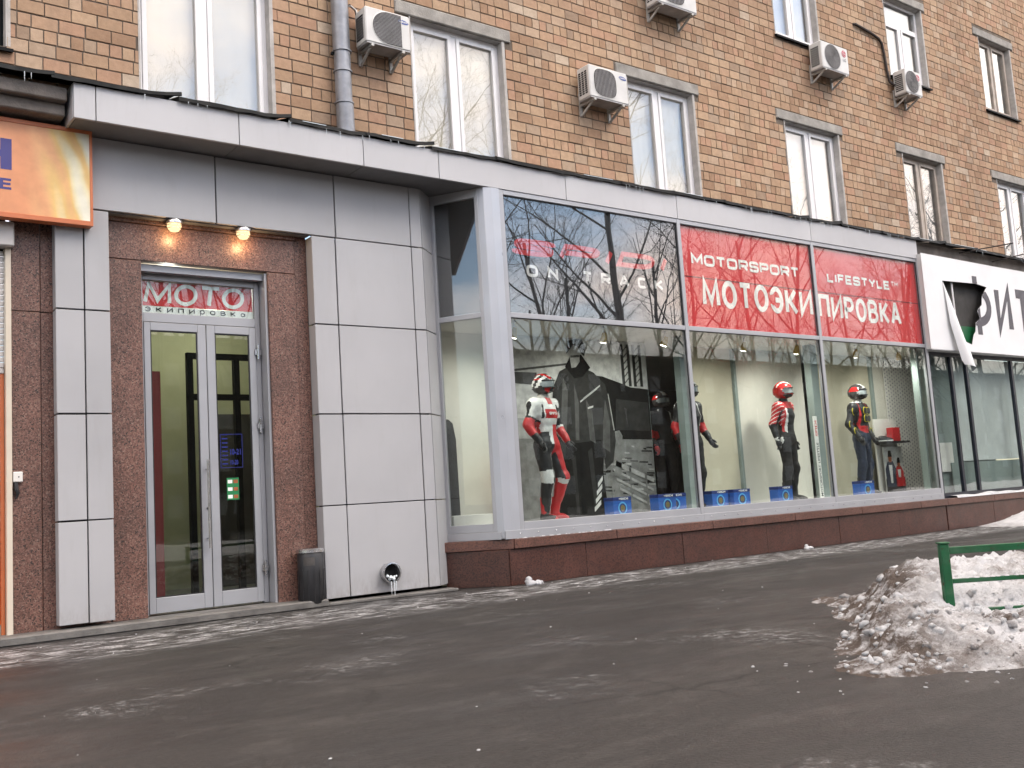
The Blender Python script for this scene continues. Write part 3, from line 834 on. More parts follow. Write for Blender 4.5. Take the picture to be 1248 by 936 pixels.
ch = MB(); ch.prism([(6.036, 0.393), (6.318, 0.625), (6.300, 0.655), (6.015, 0.421)], 3.86, 4.54); ch.build('angled_panel', 'alu_panel', ent)
sub = MB()
sub.box(2.15, 2.57, 0.423, 0.526, 0.12, 3.84); sub.box(4.68, 6.02, 0.423, 0.52, 0.09, 3.84); sub.box(2.15, 6.02, 0.423, 0.50, 3.87, 4.55)
sub.build('subframe', 'panel_joint', ent)
MB().box(2.61, 4.645, 0.43, 0.508, 3.845, 3.862).build('header_soffit', 'soffit_alu_shaded', ent)
# canopy fascia and soffit
fxs = [2.20, 2.392, 3.73, 5.10, 6.05, 7.9, 9.85, 12.75, 15.66]
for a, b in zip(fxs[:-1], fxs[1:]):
    MB().box(a + 0.004, b - 0.004, -0.012, 0.018, 4.548, 4.872).build('fascia_panel', 'fascia_alu_skylit', ent, bevel=0.003)
MB().box(2.20, 2.222, 0.022, 0.46, 4.548, 4.872).build('fascia_end', 'fascia_alu_skylit', ent, bevel=0.003)
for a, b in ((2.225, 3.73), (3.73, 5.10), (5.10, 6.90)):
    MB().box(a + 0.004, b - 0.004, 0.022, 0.68 if a > 5 else 0.52, 4.552, 4.572).build('soffit_panel', 'soffit_alu_shaded', ent)
MB().box(2.23, 15.6, 0.024, 0.50, 4.60, 4.86).build('canopy_core', 'panel_joint', ent)

# ---- door
dr = thing('entrance_door', (3.57, 0.72, 0.0), 'grey aluminium glass double door with long bar handles in the granite portal', 'door')
YD = 0.70
f = MB(); f.box(2.932, 2.985, YD, YD + 0.07, 0.076, 3.36); f.box(4.125, 4.178, YD, YD + 0.07, 0.076, 3.36)
f.box(2.985, 4.125, YD, YD + 0.07, 3.30, 3.36); f.box(2.985, 4.125, YD + 0.001, YD + 0.068, 2.885, 2.975)
f.build('door_frame', 'alu_frame', dr, bevel=0.004)
rv = MB(); rv.box(4.182, 4.208, 0.56, YD + 0.08, 0.076, 3.43); rv.box(2.928, 4.18, 0.60, YD + 0.08, 3.362, 3.43)
rv.build('reveal_lining', 'alu_frame', dr)
def leaf(x0, x1, hs):
    lf = MB(); y0, y1 = YD - 0.008, YD + 0.045
    sl, sr = 0.062, 0.085
    if hs > 0: sl, sr = 0.085, 0.07
    lf.box(x0, x0 + sl, y0, y1, 0.09, 2.88); lf.box(x1 - sr, x1, y0, y1, 0.09, 2.88)
    lf.box(x0 + sl, x1 - sr, y0, y1, 2.80, 2.88); lf.box(x0 + sl, x1 - sr, y0, y1, 0.09, 0.235)
    lo = lf.build('door_leaf', 'alu_frame', dr, bevel=0.004)
    MB().box(x0 + sl - 0.01, x1 - sr + 0.01, YD + 0.012, YD + 0.024, 0.225, 2.81).build('pane', 'glass_door', lo)
    e = 0.012; gk = MB()
    for (a, b, c, d) in ((x0 + sl, x0 + sl + e, 0.235, 2.80), (x1 - sr - e, x1 - sr, 0.235, 2.80), (x0 + sl + e, x1 - sr - e, 2.788, 2.80), (x0 + sl + e, x1 - sr - e, 0.235, 0.247)):
        gk.box(a, b, YD + 0.004, YD + 0.011, c, d)
    gk.build('gasket', 'black_plastic', lo)
    return lo
lf1 = leaf(2.987, 3.597, -1)
lf2 = leaf(3.605, 4.123, 1)
def bar_handle(x, y, s, par):
    h = MB(); h.tube([(x, y, 0.66), (x, y, 1.53)], 0.013, 10)
    for zz in (0.76, 1.43): h.tube([(x, y, zz), (x, y + s, zz)], 0.009, 8)
    return h.build('bar_handle', 'steel', par, smooth=True)
bar_handle(3.560, YD - 0.075, 0.07, lf1)
bar_handle(3.545, YD + 0.115, -0.07, lf1)
MB().lathe((3.567, YD - 0.012, 1.05), [(0.012, 0.006), (0.012, -0.004), (0.008, -0.006)], 12, 'y').build('lock', 'black_plastic', lf1)
for zz in (0.42, 1.86, 2.62):
    h = MB(); h.box(4.105, 4.17, YD - 0.028, YD - 0.009, zz - 0.03, zz + 0.03); h.tube([(4.135, YD - 0.036, zz - 0.075), (4.135, YD - 0.036, zz + 0.075)], 0.013, 8)
    h.build('hinge', 'steel', dr)
# transom light with the red film
tr = MB().box(2.985, 4.125, YD + 0.025, YD + 0.033, 2.975, 3.30).build('transom_pane', 'glass_shop', dr)
MB().box(2.99, 4.12, YD + 0.045, YD + 0.050, 3.055, 3.295).build('red_film', 'film_red', tr)
MB().box(2.99, 4.12, YD + 0.045, YD + 0.050, 2.98, 3.052).build('pale_film', 'letter_white', tr)
sign_text('lettering', 'МОТО', 3.0, 4.02, 3.072, 3.292, YD + 0.0425, 'letter_white', tr, th=0.038, gap=0.02, shear=0.12)
sign_text('small_lettering', 'ЭКИПИрОВКа', 3.02, 4.04, 2.994, 3.044, YD + 0.0425, 'letter_black', tr, th=0.011, gap=0.052)
# stickers on the right leaf
sb = MB(); a, b, c, d = 3.72, 3.95, 1.44, 1.78; e = 0.005; yy = YD + 0.0105
for (p, q, r, s) in ((a, b, d - e, d), (a, b, c, c + e), (a, a + e, c + e, d - e), (b - e, b, c + e, d - e)):
    sb.box(p, q, yy, yy + 0.001, r, s)
for i in range(8): sb.box(a + 0.018, a + 0.075, yy, yy + 0.001, c + 0.035 + i * 0.042, c + 0.047 + i * 0.042)
st = sb.build('hours_sticker', 'sticker_blue', lf2)
lettering('sticker_hours', '10-21', a + 0.10, b - 0.02, 1.57, 1.63, yy - 0.001, 'sticker_blue', lf2, offset=0.03)
lettering('sticker_hours', '10-20', a + 0.10, b - 0.05, 1.47, 1.52, yy - 0.001, 'sticker_blue', lf2, offset=0.03)
MB().box(3.775, 3.90, yy, yy + 0.001, 1.12, 1.34).build('card_sticker', 'sticker_green', lf2)
cs = MB()
for i, zz in enumerate((1.135, 1.21, 1.285)):
    cs.use(0).box(3.785, 3.832, yy - 0.001, yy - 0.0002, zz, zz + 0.035)
    cs.use(1).box(3.845, 3.89, yy - 0.001, yy - 0.0002, zz, zz + 0.035)
cs.build('card_marks', ['letter_white', 'rust_orange'], lf2)

# ---- vestibule behind the door
ve = thing('vestibule', (3.6, 1.6, 0.0), 'dim yellow-green vestibule seen through the glass door', 'vestibule')
MB().box(2.6, 6.0, 0.80, 4.2, 0.02, 0.07).build('floor', 'floor_grey', ve)
MB().box(2.55, 2.60, 0.80, 4.2, 0.07, 3.6).build('side_wall', 'wall_yellow', ve)
MB().box(2.602, 2.75, 0.86, 1.02, 0.08, 2.35).build('maroon_panel', 'maroon', ve)
MB().box(3.10, 3.25, 1.05, 1.09, 0.08, 2.45).build('maroon_panel', 'maroon', ve)
MB().box(2.6, 6.0, 4.15, 4.2, 0.07, 3.6).build('back_wall', 'wall_yellow', ve)
MB().box(2.6, 6.05, 0.85, 4.2, 3.55, 3.62).build('ceiling', 'wall_olive', ve)
MB().box(6.0, 6.05, 0.85, 4.2, 0.07, 3.6).build('side_wall', 'wall_yellow', ve)
idr = MB()
for xx in (4.05, 4.62, 5.2, 5.8): idr.box(xx, xx + 0.07, 2.55, 2.62, 0.07, 2.9)
for zz in (2.35, 2.84): idr.box(4.05, 5.87, 2.551, 2.619, zz, zz + 0.07)
idr.build('inner_door_frame', 'black_metal', ve)
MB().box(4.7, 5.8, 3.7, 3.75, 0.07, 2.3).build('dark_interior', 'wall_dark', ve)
MB().box(4.45, 4.62, 3.3, 3.36, 0.4, 1.9).build('red_banner', 'maroon', ve)

def ceiling_lamp(x, y, z, lab, par_power):
    r = thing('ceiling_lamp', (x, y, z), lab, 'lamp', 'small round ceiling lamps in the vestibule')
    MB().lathe((x, y, z), [(0.07, 0.0), (0.075, -0.02), (0.06, -0.025)], 20).build('rim', 'steel', r, smooth=True)
    MB().lathe((x, y, z), [(0.058, -0.024), (0.05, -0.032)], 20).build('bulb', 'spot_glow', r)
    ld = bpy.data.lights.new('lamp_light', 'POINT'); ld.energy = par_power; ld.color = (1.0, 0.95, 0.82); ld.shadow_soft_size = 0.06
    lo = bpy.data.objects.new('lamp_light', ld); COL.objects.link(lo); lo.parent = r; lo.location = (0, 0, -0.12)
ceiling_lamp(3.5, 1.5, 3.55, 'small lit ceiling lamp just inside the glass door', 26)
ceiling_lamp(4.6, 3.2, 3.55, 'small lit ceiling lamp deep in the vestibule', 14)

# ---- entrance lamps
def entrance_lamp(x, lab):
    r = thing('entrance_lamp', (x, 0.445, 3.845), lab, 'lamp', 'round lamps over the door')
    c = (x, 0.445, 3.845)
    MB().lathe(c, [(0.078, 0.0), (0.082, -0.012), (0.082, -0.030), (0.070, -0.034)], 24).build('base', 'steel', r, smooth=True)
    MB().lathe(c, [(0.066, -0.034), (0.068, -0.06), (0.058, -0.065), (0.058, -0.082), (0.046, -0.087), (0.044, -0.10), (0.02, -0.108)], 24).build('glass_shade', 'lamp_glow', r, smooth=True)
    ring = MB()
    for rr_, zz in ((0.0705, -0.045), (0.0625, -0.073)):
        ring.lathe(c, [(rr_ - 0.002, zz), (rr_, zz), (rr_, zz - 0.005), (rr_ - 0.002, zz - 0.005)], 24)
    ring.build('ring', 'steel', r, smooth=True)
    ld = bpy.data.lights.new('lamp_light', 'POINT'); ld.energy = 2.2; ld.color = (1.0, 0.62, 0.30); ld.shadow_soft_size = 0.05
    lo = bpy.data.objects.new('lamp_light', ld); COL.objects.link(lo); lo.parent = r; lo.location = (0, -0.02, -0.16)
entrance_lamp(3.225, 'lit round lamp over the door, left of the two')
entrance_lamp(3.925, 'lit round lamp over the door, right of the two')

# ---- litter bin
bn = thing('litter_bin', (4.495, 0.395, 0.03), 'black plastic litter bin with steel ashtray lid beside the door', 'bin')
B = (4.495, 0.385, 0.03)
MB().lathe(B, [(0.118, 0.0), (0.132, 0.02), (0.134, 0.50), (0.128, 0.51)], 28).build('body', 'black_plastic', bn, smooth=True)
MB().lathe(B, [(0.132, 0.512), (0.138, 0.516), (0.138, 0.545), (0.120, 0.556), (0.09, 0.55)], 28).build('lid', 'steel', bn, smooth=True)
ribs = MB()
for kx in range(14):
    a = 2 * math.pi * kx / 14
    ribs.bar((B[0] + 0.134 * math.cos(a), B[1] + 0.134 * math.sin(a), 0.06), (B[0] + 0.134 * math.cos(a), B[1] + 0.134 * math.sin(a), 0.38), 0.006, 0.006)
ribs.build('rib', 'black_plastic', bn)
mw = MB(); a0, a1 = R(212), R(262); n = 6
for i in range(n):
    t0, t1 = a0 + (a1 - a0) * i / n, a0 + (a1 - a0) * (i + 1) / n
    rr_ = 0.1365
    mw.add([(B[0] + rr_ * math.cos(t), B[1] + rr_ * math.sin(t), zz) for t, zz in ((t0, 0.42), (t1, 0.42), (t1, 0.50), (t0, 0.50))], [(0, 1, 2, 3)])
mw.build('opening', 'ac_grille', bn)

# ---- outlet pipe with ice
op = thing('outlet_pipe', (5.37, 0.33, 0.25), 'round steel outlet pipe low in the grey cladding with ice in its mouth', 'pipe')
P = (5.375, 0.388, 0.262)
MB().lathe(P, [(0.092, 0.0), (0.098, 0.0), (0.100, -0.085), (0.108, -0.088), (0.108, -0.100), (0.096, -0.102), (0.090, -0.09), (0.090, -0.001)], 32, 'y', cap=False).build('pipe', 'steel', op, smooth=True)
MB().lathe(P, [(0.089, -0.002), (0.089, -0.012)], 32, 'y').build('dark_inside', 'dark_void', op)
icm = MB(); rr = random.Random(5)
for i in range(9):
    a = rr.uniform(R(220), R(330)); r0 = rr.uniform(0.045, 0.07)
    c = Vector((P[0] + r0 * math.cos(a), P[1] - rr.uniform(0.04, 0.095), P[2] + r0 * math.sin(a)))
    s_ = rr.uniform(0.010, 0.020)
    icm.lathe(c, [(s_ * 0.4, -s_), (s_, -s_ * 0.3), (s_ * 0.9, s_ * 0.4), (s_ * 0.3, s_)], 7)
icm.build('ice_lump', 'ice', op, smooth=True)
id_ = MB()
for dx, h in ((-0.024, 0.14), (0.012, 0.165), (0.034, 0.10)):
    id_.tube([(P[0] + dx, P[1] - 0.104, P[2] - 0.085), (P[0] + dx + 0.002, P[1] - 0.106, P[2] - 0.085 - h * 0.5), (P[0] + dx, P[1] - 0.108, max(0.012, P[2] - 0.085 - h))], [0.0055, 0.004, 0.0015], 6)
id_.build('icicle', 'ice', op, smooth=True)

# ================================================================== display bay
bay = thing('display_bay', (11.0, 0.0, 0.0), 'aluminium framed glass display bay of the motorcycle clothing shop on a red granite plinth', 'shopfront')
MX = [6.90, 9.86, 12.755, 15.63]
ZB, ZT0, ZT1, ZH = 0.69, 3.03, 3.09, 4.49
def fbar(x0, x1, z0, z1, y0=-0.006, y1=0.07, nm='mullion'):
    return MB().box(x0, x1, y0, y1, z0, z1).build(nm, 'alu_frame', bay, bevel=0.003)
for i, x in enumerate(MX):
    fbar(x - 0.032, x + 0.032, 0.60, 4.545, -0.006 if i else -0.004)
for i in range(3):
    a, b = MX[i] + 0.032, MX[i + 1] - 0.032
    fbar(a, b, ZH, 4.545, nm='head_rail', y0=-0.002); fbar(a, b, ZT0, ZT1, nm='transom', y0=-0.002); fbar(a, b, 0.60, ZB, nm='bottom_rail', y0=-0.002)
    a1 = MX[i] - (0.03 if i == 0 else 0); 
    MB().box(MX[i] + (0.0 if i else -0.25), MX[i + 1], -0.022, -0.008, 0.512, 0.605).build('sill_apron', 'alu_frame', bay, bevel=0.002)
    p = MB().box(a - 0.01, b + 0.01, 0.022, 0.034, ZB - 0.01, ZT0 + 0.01).build('lower_pane', 'glass_shop', bay)
    q = MB().box(a - 0.01, b + 0.01, 0.022, 0.034, ZT1 - 0.01, ZH + 0.01).build('upper_pane', 'glass_dark' if i == 0 else 'glass_upper', bay)
    ln = MB()
    if i == 0:
        MB().box(a, b, 0.044, 0.05, ZT1, ZH).build('dark_film', 'film_dark', q)
    else:
        MB().box(a, b, 0.044, 0.05, ZT1, ZH).build('red_film', 'film_red', q, label='red film behind the upper pane')
    MB().box(a, b, 0.0405, 0.0425, 3.775, 3.792).build('film_joint', 'dark_void' if i == 0 else 'maroon', q)
    gk = MB()
    for (c0, c1, d0, d1) in ((a, a + 0.012, ZT1, ZH), (b - 0.012, b, ZT1, ZH), (a, b, ZH - 0.010, ZH), (a, a + 0.010, ZB, ZT0), (b - 0.010, b, ZB, ZT0), (a, b, ZT0 - 0.008, ZT0)):
        gk.box(c0, c1, 0.010, 0.020, d0, d1)
    gk.build('gasket', 'black_plastic', bay)
    if i == 0:
        sign_text('red_lettering', 'SPIDI', 7.00, 9.56, 3.800, 4.005, 0.0385, 'letter_red', q, th=0.064, gap=0.11, e=0.7, shear=0.60)
        sign_text('white_lettering', 'ON TRACK', 7.24, 9.52, 3.545, 3.690, 0.0385, 'letter_white', q, th=0.037, gap=0.15, e=0.55)
    if i == 1:
        sign_text('white_lettering', 'MOTORSPORT', 10.10, 12.43, 3.955, 4.115, 0.0385, 'letter_white', q, th=0.040, gap=0.028, e=0.5)
        sign_text('large_white_lettering', 'МОТОЭКИ', 10.26, 12.69, 3.385, 3.785, 0.0385, 'letter_white', q, th=0.075, gap=0.045)
    if i == 2:
        sign_text('white_lettering', 'LIFESTYLE', 13.12, 14.80, 3.955, 4.105, 0.0385, 'letter_white', q, th=0.038, gap=0.028, e=0.5)
        sign_text('trade_mark', 'TM', 14.84, 15.04, 4.03, 4.105, 0.0385, 'letter_white', q, th=0.012, gap=0.015)
        sign_text('large_white_lettering', 'ПИРОВКА', 12.83, 15.03, 3.375, 3.755, 0.0385, 'letter_white', q, th=0.070, gap=0.045)
rv = MB()
for i in range(34):
    rv.lathe((6.85 + i * 0.262, -0.024, 0.565), [(0.008, 0.002), (0.007, -0.003), (0.003, -0.005)], 8, 'y')
rv.build('rivets', 'steel', bay)['kind'] = 'stuff'
# corner post and the slanted return window
MB().prism([(6.610, 0.085), (6.655, 0.008), (6.752, -0.018), (6.862, -0.018), (6.862, 0.08)], 0.52, 4.545).build('corner_post', 'post_alu', bay, bevel=0.004)
A, Bp = Vector((6.295, 0.615, 0)), Vector((6.612, 0.075, 0))
d = (Bp - A).normalized(); nrm = Vector((d.y, -d.x, 0))      # towards the street
L_ = (Bp - A).length
def rbar(t0, t1, z0, z1, nm, w=0.05, off=0.0):
    a, b = A + d * t0 + nrm * off, A + d * t1 + nrm * off
    MB().prism([(a.x, a.y), (b.x, b.y), (b.x - nrm.x * w, b.y - nrm.y * w), (a.x - nrm.x * w, a.y - nrm.y * w)], z0, z1).build(nm, 'alu_frame', bay, bevel=0.003)
rbar(0, 0.045, 0.60, 4.545, 'mullion'); rbar(L_ - 0.045, L_, 0.60, 4.545, 'mullion')
for z0, z1, nm in ((0.60, ZB, 'bottom_rail'), (ZT0, ZT1, 'transom'), (4.44, 4.545, 'head_rail')):
    rbar(0.045, L_ - 0.045, z0, z1, nm, off=-0.003)
rbar(0, L_ + 0.05, 0.512, 0.598, 'sill_apron', w=0.02, off=0.012)
for z0, z1, nm in ((ZB - 0.01, ZT0 + 0.01, 'lower_pane'), (ZT1 - 0.01, 4.45, 'upper_pane')):
    a, b = A + d * 0.035 - nrm * 0.02, A + d * (L_ - 0.035) - nrm * 0.02
    q = MB().prism([(a.x, a.y), (b.x, b.y), (b.x - nrm.x * 0.012, b.y - nrm.y * 0.012), (a.x - nrm.x * 0.012, a.y - nrm.y * 0.012)], z0, z1).build(nm, 'glass_dark' if nm == 'upper_pane' else 'glass_shop', bay)
    if nm == 'upper_pane':
        a, b = a - nrm * 0.025, b - nrm * 0.025
        MB().prism([(a.x, a.y), (b.x, b.y), (b.x - nrm.x * 0.006, b.y - nrm.y * 0.006), (a.x - nrm.x * 0.006, a.y - nrm.y * 0.006)], z0 + 0.02, z1).build('dark_film', 'film_dark', q)
# plinth: granite slabs and caps
def plinth(poly0, poly1, z0, z1, mat, nm, par):
    MB().prism(poly0 + poly1, z0, z1).build(nm, mat, par, bevel=0.004)
PXS = [6.70, 7.82, 9.45, 11.1, 12.75, 14.3, 15.68]
plinth([(6.22, 0.56), (6.690, -0.002)], [(6.72, 0.09), (6.32, 0.64)], 0.0, 0.398, 'plinth_granite', 'plinth_slab', bay)
for a, b in zip(PXS[:-1], PXS[1:]):
    MB().box(a + 0.003, b - 0.003, 0.0 + 0.003 * ((PXS.index(a)) % 2), 0.09, 0.0, 0.398).build('plinth_slab', 'plinth_granite', bay, bevel=0.004)
plinth([(6.185, 0.535), (6.745, -0.036)], [(6.78, 0.10), (6.32, 0.65)], 0.402, 0.51, 'plinth_cap', 'plinth_cap', bay)
CXS = [6.757, 8.30, 10.0, 11.7, 13.3, 14.9, 15.70]
for a, b in zip(CXS[:-1], CXS[1:]):
    MB().box(a + 0.002, b - 0.002, -0.036, 0.10, 0.402, 0.51).build('plinth_cap', 'plinth_cap', bay, bevel=0.006)
sf = MB(); rr = random.Random(11)
for i in range(60):
    x = rr.uniform(6.35, 8.2)
    y = -0.020 if x > 6.75 else 0.0
    s_ = rr.uniform(0.006, 0.014)
    if x > 6.8: sf.lathe((x, -0.028, 0.510), [(s_ * 1.2, 0), (s_, s_ * 0.5), (s_ * 0.3, s_ * 0.9)], 6)
sf.build('snow_dusting', 'snow_clean', bay)['kind'] = 'stuff'

# ---- shop interior seen through the glass (room shell)
rm = thing('display_room', (11.0, 1.5, 0.0), 'beige display room behind the shop glass with raised window stage', 'room')
MB().prism([(6.37, 0.66), (6.80, 0.10), (15.60, 0.10), (15.72, 0.40), (18.2, 0.40), (18.2, 1.42), (6.37, 1.42)], 0.02, 0.655).build('stage', 'shelf_white', rm)
MB().box(6.1, 18.2, 1.42, 6.0, 0.02, 0.06).build('floor', 'floor_grey', rm)
MB().prism([(6.36, 0.66), (6.84, 0.12), (15.62, 0.12), (15.74, 0.42), (18.2, 0.42), (18.2, 6.0), (6.1, 6.0)], 3.06, 3.09).build('ceiling', 'wall_beige', rm)
MB().box(6.28, 6.34, 0.66, 6.0, 0.02, 4.5).build('side_wall', 'wall_beige', rm)
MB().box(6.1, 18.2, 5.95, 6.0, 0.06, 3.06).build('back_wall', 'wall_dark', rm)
MB().box(18.2, 18.26, 0.42, 6.0, 0.02, 3.06).build('side_wall', 'wall_beige', rm)
MB().prism([(15.66, 0.09), (15.70, 0.09), (15.80, 0.38), (18.2, 0.38), (18.2, 0.40), (15.76, 0.40)], 0.3, 4.5).build('side_wall', 'column_grey', rm)
def board(x0, x1, y0, y1, z0, z1, mat, nm='partition'):
    return MB().box(x0, x1, y0, y1, z0, z1).build(nm, mat, rm, bevel=0.003)
board(6.75, 7.55, 1.22, 1.25, 0.66, 3.06, 'wall_beige')
board(11.05, 12.10, 1.22, 1.25, 0.66, 3.06, 'wall_olive')
board(12.10, 12.16, 1.17, 1.26, 0.66, 3.06, 'column_grey', 'partition_post')
board(12.17, 13.86, 1.22, 1.25, 0.66, 3.06, 'wall_beige')
board(14.15, 15.74, 1.22, 1.25, 0.66, 3.06, 'wall_olive')
board(15.83, 16.25, 1.22, 1.25, 0.66, 3.06, 'wall_beige')
board(10.20, 10.235, 1.18, 1.26, 0.66, 3.06, 'column_grey', 'partition_post')
board(10.205, 10.355, 0.50, 0.62, 0.66, 3.06, 'column_grey', 'column')
board(13.12, 13.30, 0.50, 0.62, 0.66, 3.06, 'column_grey', 'column')
board(15.75, 15.82, 1.18, 1.26, 0.66, 3.06, 'column_grey', 'partition_post')
board(15.56, 15.60, 0.16, 0.26, 0.66, 3.06, 'column_grey', 'column')
# things in the dark back of the shop
# pegboard of punched metal
pg = thing('punched_metal_sheet', (16.8, 1.18, 0.66), 'punched metal sheet standing at the right end of the display window', 'display panel')
MB().box(16.15, 17.55, 1.178, 1.19, 0.66, 3.05).build('sheet', 'shelf_white', pg)
dm = MB()
for i in range(19):
    for j in range(34):
        x = 16.19 + i * 0.072; z = 0.70 + j * 0.069 + (0.034 if i % 2 else 0)
        dm.add([(x - 0.024, 1.177, z), (x, 1.177, z - 0.022), (x + 0.024, 1.177, z), (x, 1.177, z + 0.022), (x, 1.164, z)], [(0, 1, 4), (1, 2, 4), (2, 3, 4), (3, 0, 4)])
dm.build('dimple', 'ac_under', pg)['kind'] = 'stuff'

# ---- black and white photo banner
ps = thing('photo_banner', (8.9, 1.14, 0.66), 'black and white photo banner of a person in a dark jacket by a river bridge', 'banner')
PX0, PX1, PZ0, PZ1 = 7.72, 10.18, 0.665, 3.055
MB().box(PX0, PX1, 1.14, 1.16, PZ0, PZ1).build('board', 'print_4', ps, bevel=0.002)
pr = MB(); YP = 1.138
def shape(mi, pts, lv):
    y = YP - 0.0015 * lv
    pr.use(mi).add([(PX0 + u * (PX1 - PX0), y, PZ0 + v * (PZ1 - PZ0)) for u, v in pts], [tuple(range(len(pts)))])
shape(5, [(0, .55), (1, .52), (1, 1), (0, 1)], 1)                                            # pale sky
shape(3, [(0, 0), (1, 0), (1, .42), (0, .44)], 1)                                            # river
for i in range(46):
    rr2 = random.Random(100 + i); u, v = rr2.uniform(.5, .97), rr2.uniform(.1, .41); w = rr2.uniform(.02, .09)
    shape(rr2.choice((1, 2, 4)), [(u, v), (min(1, u + w), v - .004), (min(1, u + w), v + .006), (u, v + .008)], 2)
shape(0, [(.5, .43), (1, .42), (1, .72), (.86, .73), (.78, .755), (.65, .79), (.5, .80)], 3)                    # dark far bank
shape(1, [(.72, .48), (.99, .47), (.99, .64), (.74, .66)], 4)
for u0 in (.80, .89):                                                                        # bridge tower
    shape(1, [(u0, .735), (u0 + .022, .735), (u0 + .022, .985), (u0, .985)], 4)
    shape(1, [(u0 + .05, .735), (u0 + .072, .735), (u0 + .072, .985), (u0 + .05, .985)], 4)
    for j in range(6):
        z_ = .75 + j * .038
        shape(1, [(u0 + .02, z_), (u0 + .052, z_ + .03), (u0 + .052, z_ + .038), (u0 + .02, z_ + .008)], 4)
shape(2, [(0, .80), (.5, .86), (.5, .872), (0, .812)], 4)                                    # cable
shape(2, [(.0, .74), (.18, .73), (.18, .80), (.0, .80)], 4)
# the figure: legs, jacket, collar, face, hair
_shape = shape
def shape(mi, pts, lv): _shape(mi, [(min(1, u * 1.02 + .155), min(1, v * 1.06)) for u, v in pts], lv)
shape(0, [(.10, .0), (.46, .0), (.44, .22), (.47, .44), (.13, .44), (.10, .2)], 5)
shape(1, [(.12, .30), (.10, .52), (.13, .68), (.18, .765), (.26, .80), (.33, .795), (.42, .765), (.50, .70), (.53, .56), (.55, .40), (.52, .28), (.46, .24), (.44, .40), (.20, .38), (.16, .28)], 6)
shape(0, [(.22, .79), (.27, .86), (.34, .86), (.40, .79), (.34, .74), (.28, .73)], 7)
shape(4, [(.265, .785), (.295, .79), (.325, .82), (.33, .87), (.315, .905), (.285, .91), (.262, .88), (.258, .83)], 8)
shape(1, [(.235, .86), (.25, .93), (.30, .96), (.35, .95), (.375, .90), (.36, .85), (.335, .87), (.315, .905), (.285, .91), (.262, .885)], 9)
for pts in ([(.16, .42), (.20, .45), (.23, .66), (.20, .74), (.18, .60)], [(.36, .40), (.40, .38), (.39, .56), (.35, .62)], [(.45, .36), (.50, .33), (.515, .50), (.49, .62), (.465, .5)], [(.26, .40), (.285, .40), (.30, .60), (.275, .70)]):
    shape(2, pts, 7)
for pts in ([(.225, .30), (.235, .02), (.255, .02), (.25, .32)], [(.34, .34), (.36, .05), (.39, .05), (.37, .36)]):
    shape(1, pts, 6)
shape(2, [(.262, .84), (.325, .845), (.325, .858), (.262, .852)], 9)
for (u, v) in ((.31, .60), (.33, .615)):
    shape(5, [(u, v), (u + .13, v + .075), (u + .13, v + .083), (u, v + .009)], 8)
shape(5, [(.36, .565), (.40, .575), (.40, .585), (.36, .575)], 8)
shape(4, [(.512, .65), (.518, .65), (.545, .45), (.537, .45)], 8)
shape(3, [(.52, .20), (.57, .20), (.60, .42), (.58, .45), (.545, .445), (.55, .34)], 7)     # stair cheek
shape = _shape
for j in range(5):                                                                           # stair rails
    shape(4, [(.68 + j * .02, .26 - j * .055), (.98, .13 - j * .05), (.98, .115 - j * .05), (.68 + j * .02, .245 - j * .055)] if .13 - j * .05 > .02 else [(.6, .02), (.7, .01), (.7, .0), (.6, .01)], 6)
shape(4, [(.68, .28), (.99, .165), (.99, .19), (.70, .305)], 7)
for u in (.66, .80, .92): shape(3, [(u, .02), (u + .012, .02), (u + .012, .26), (u, .27)], 7)
for j in range(4): shape(5, [(.52 + j * .012, .02 + j * .045), (.57 + j * .008, .06 + j * .045), (.57 + j * .008, .085 + j * .045), (.52 + j * .012, .045 + j * .045)], 8)
pr.build('print', ['print_%d' % i for i in range(6)], ps)

# ---- spotlights of the display (lit lamps under the ceiling)
def spotlight(x, y, lab, power, aim, z=3.05, soft=0.05):
    r = thing('display_spotlight', (x, y, z), lab, 'spotlight', 'ceiling spotlights in the shop window')
    MB().lathe((x, y, z), [(0.03, 0.0), (0.03, -0.02)], 14).build('ceiling_plate', 'ac_white', r)
    MB().tube([(x, y, z - 0.02), (x, y, z - 0.09)], 0.008, 8).build('stem', 'ac_white', r)
    dv = (Vector(aim) - Vector((x, y, z - 0.12))).normalized()
    c = Vector((x, y, z - 0.12))
    MB().tube([c - dv * 0.05, c + dv * 0.02, c + dv * 0.075], [0.025, 0.042, 0.05], 16).build('lamp_head', 'gold', r, smooth=True)
    MB().tube([c + dv * 0.0755, c + dv * 0.080], [0.042, 0.040], 16).build('bulb', 'spot_glow', r)
    ld = bpy.data.lights.new('spot_light', 'SPOT'); ld.energy = power; ld.color = (1.0, 0.955, 0.87); ld.spot_size = R(150); ld.spot_blend = 1.0
    ld.shadow_soft_size = soft
    lo = bpy.data.objects.new('spot_light', ld); COL.objects.link(lo); lo.parent = r
    lo.location = (c + dv * 0.10) - Vector((x, y, z)); lo.rotation_euler = dv.to_track_quat('-Z', 'Y').to_euler()
for i, (x, y, pw, ax) in enumerate(((7.2, 0.30, 26, 7.0), (8.6, 0.26, 30, 8.8), (9.7, 0.26, 22, 9.2), (11.3, 0.26, 42, 11.5), (12.5, 0.26, 42, 12.9), (14.0, 0.26, 36, 14.7), (15.2, 0.26, 42, 16.3))):
    ordn = ('first', 'second', 'third', 'fourth', 'fifth', 'sixth', 'seventh')[i]
    spotlight(x, y, ordn + ' ceiling spotlight from the corner post of the window display', pw, (ax, 1.2, 0.7))
spotlight(10.85, 2.3, 'lit brass spotlight in the dark gap beside the photo banner', 25, (10.4, 1.6, 1.2), z=2.90)

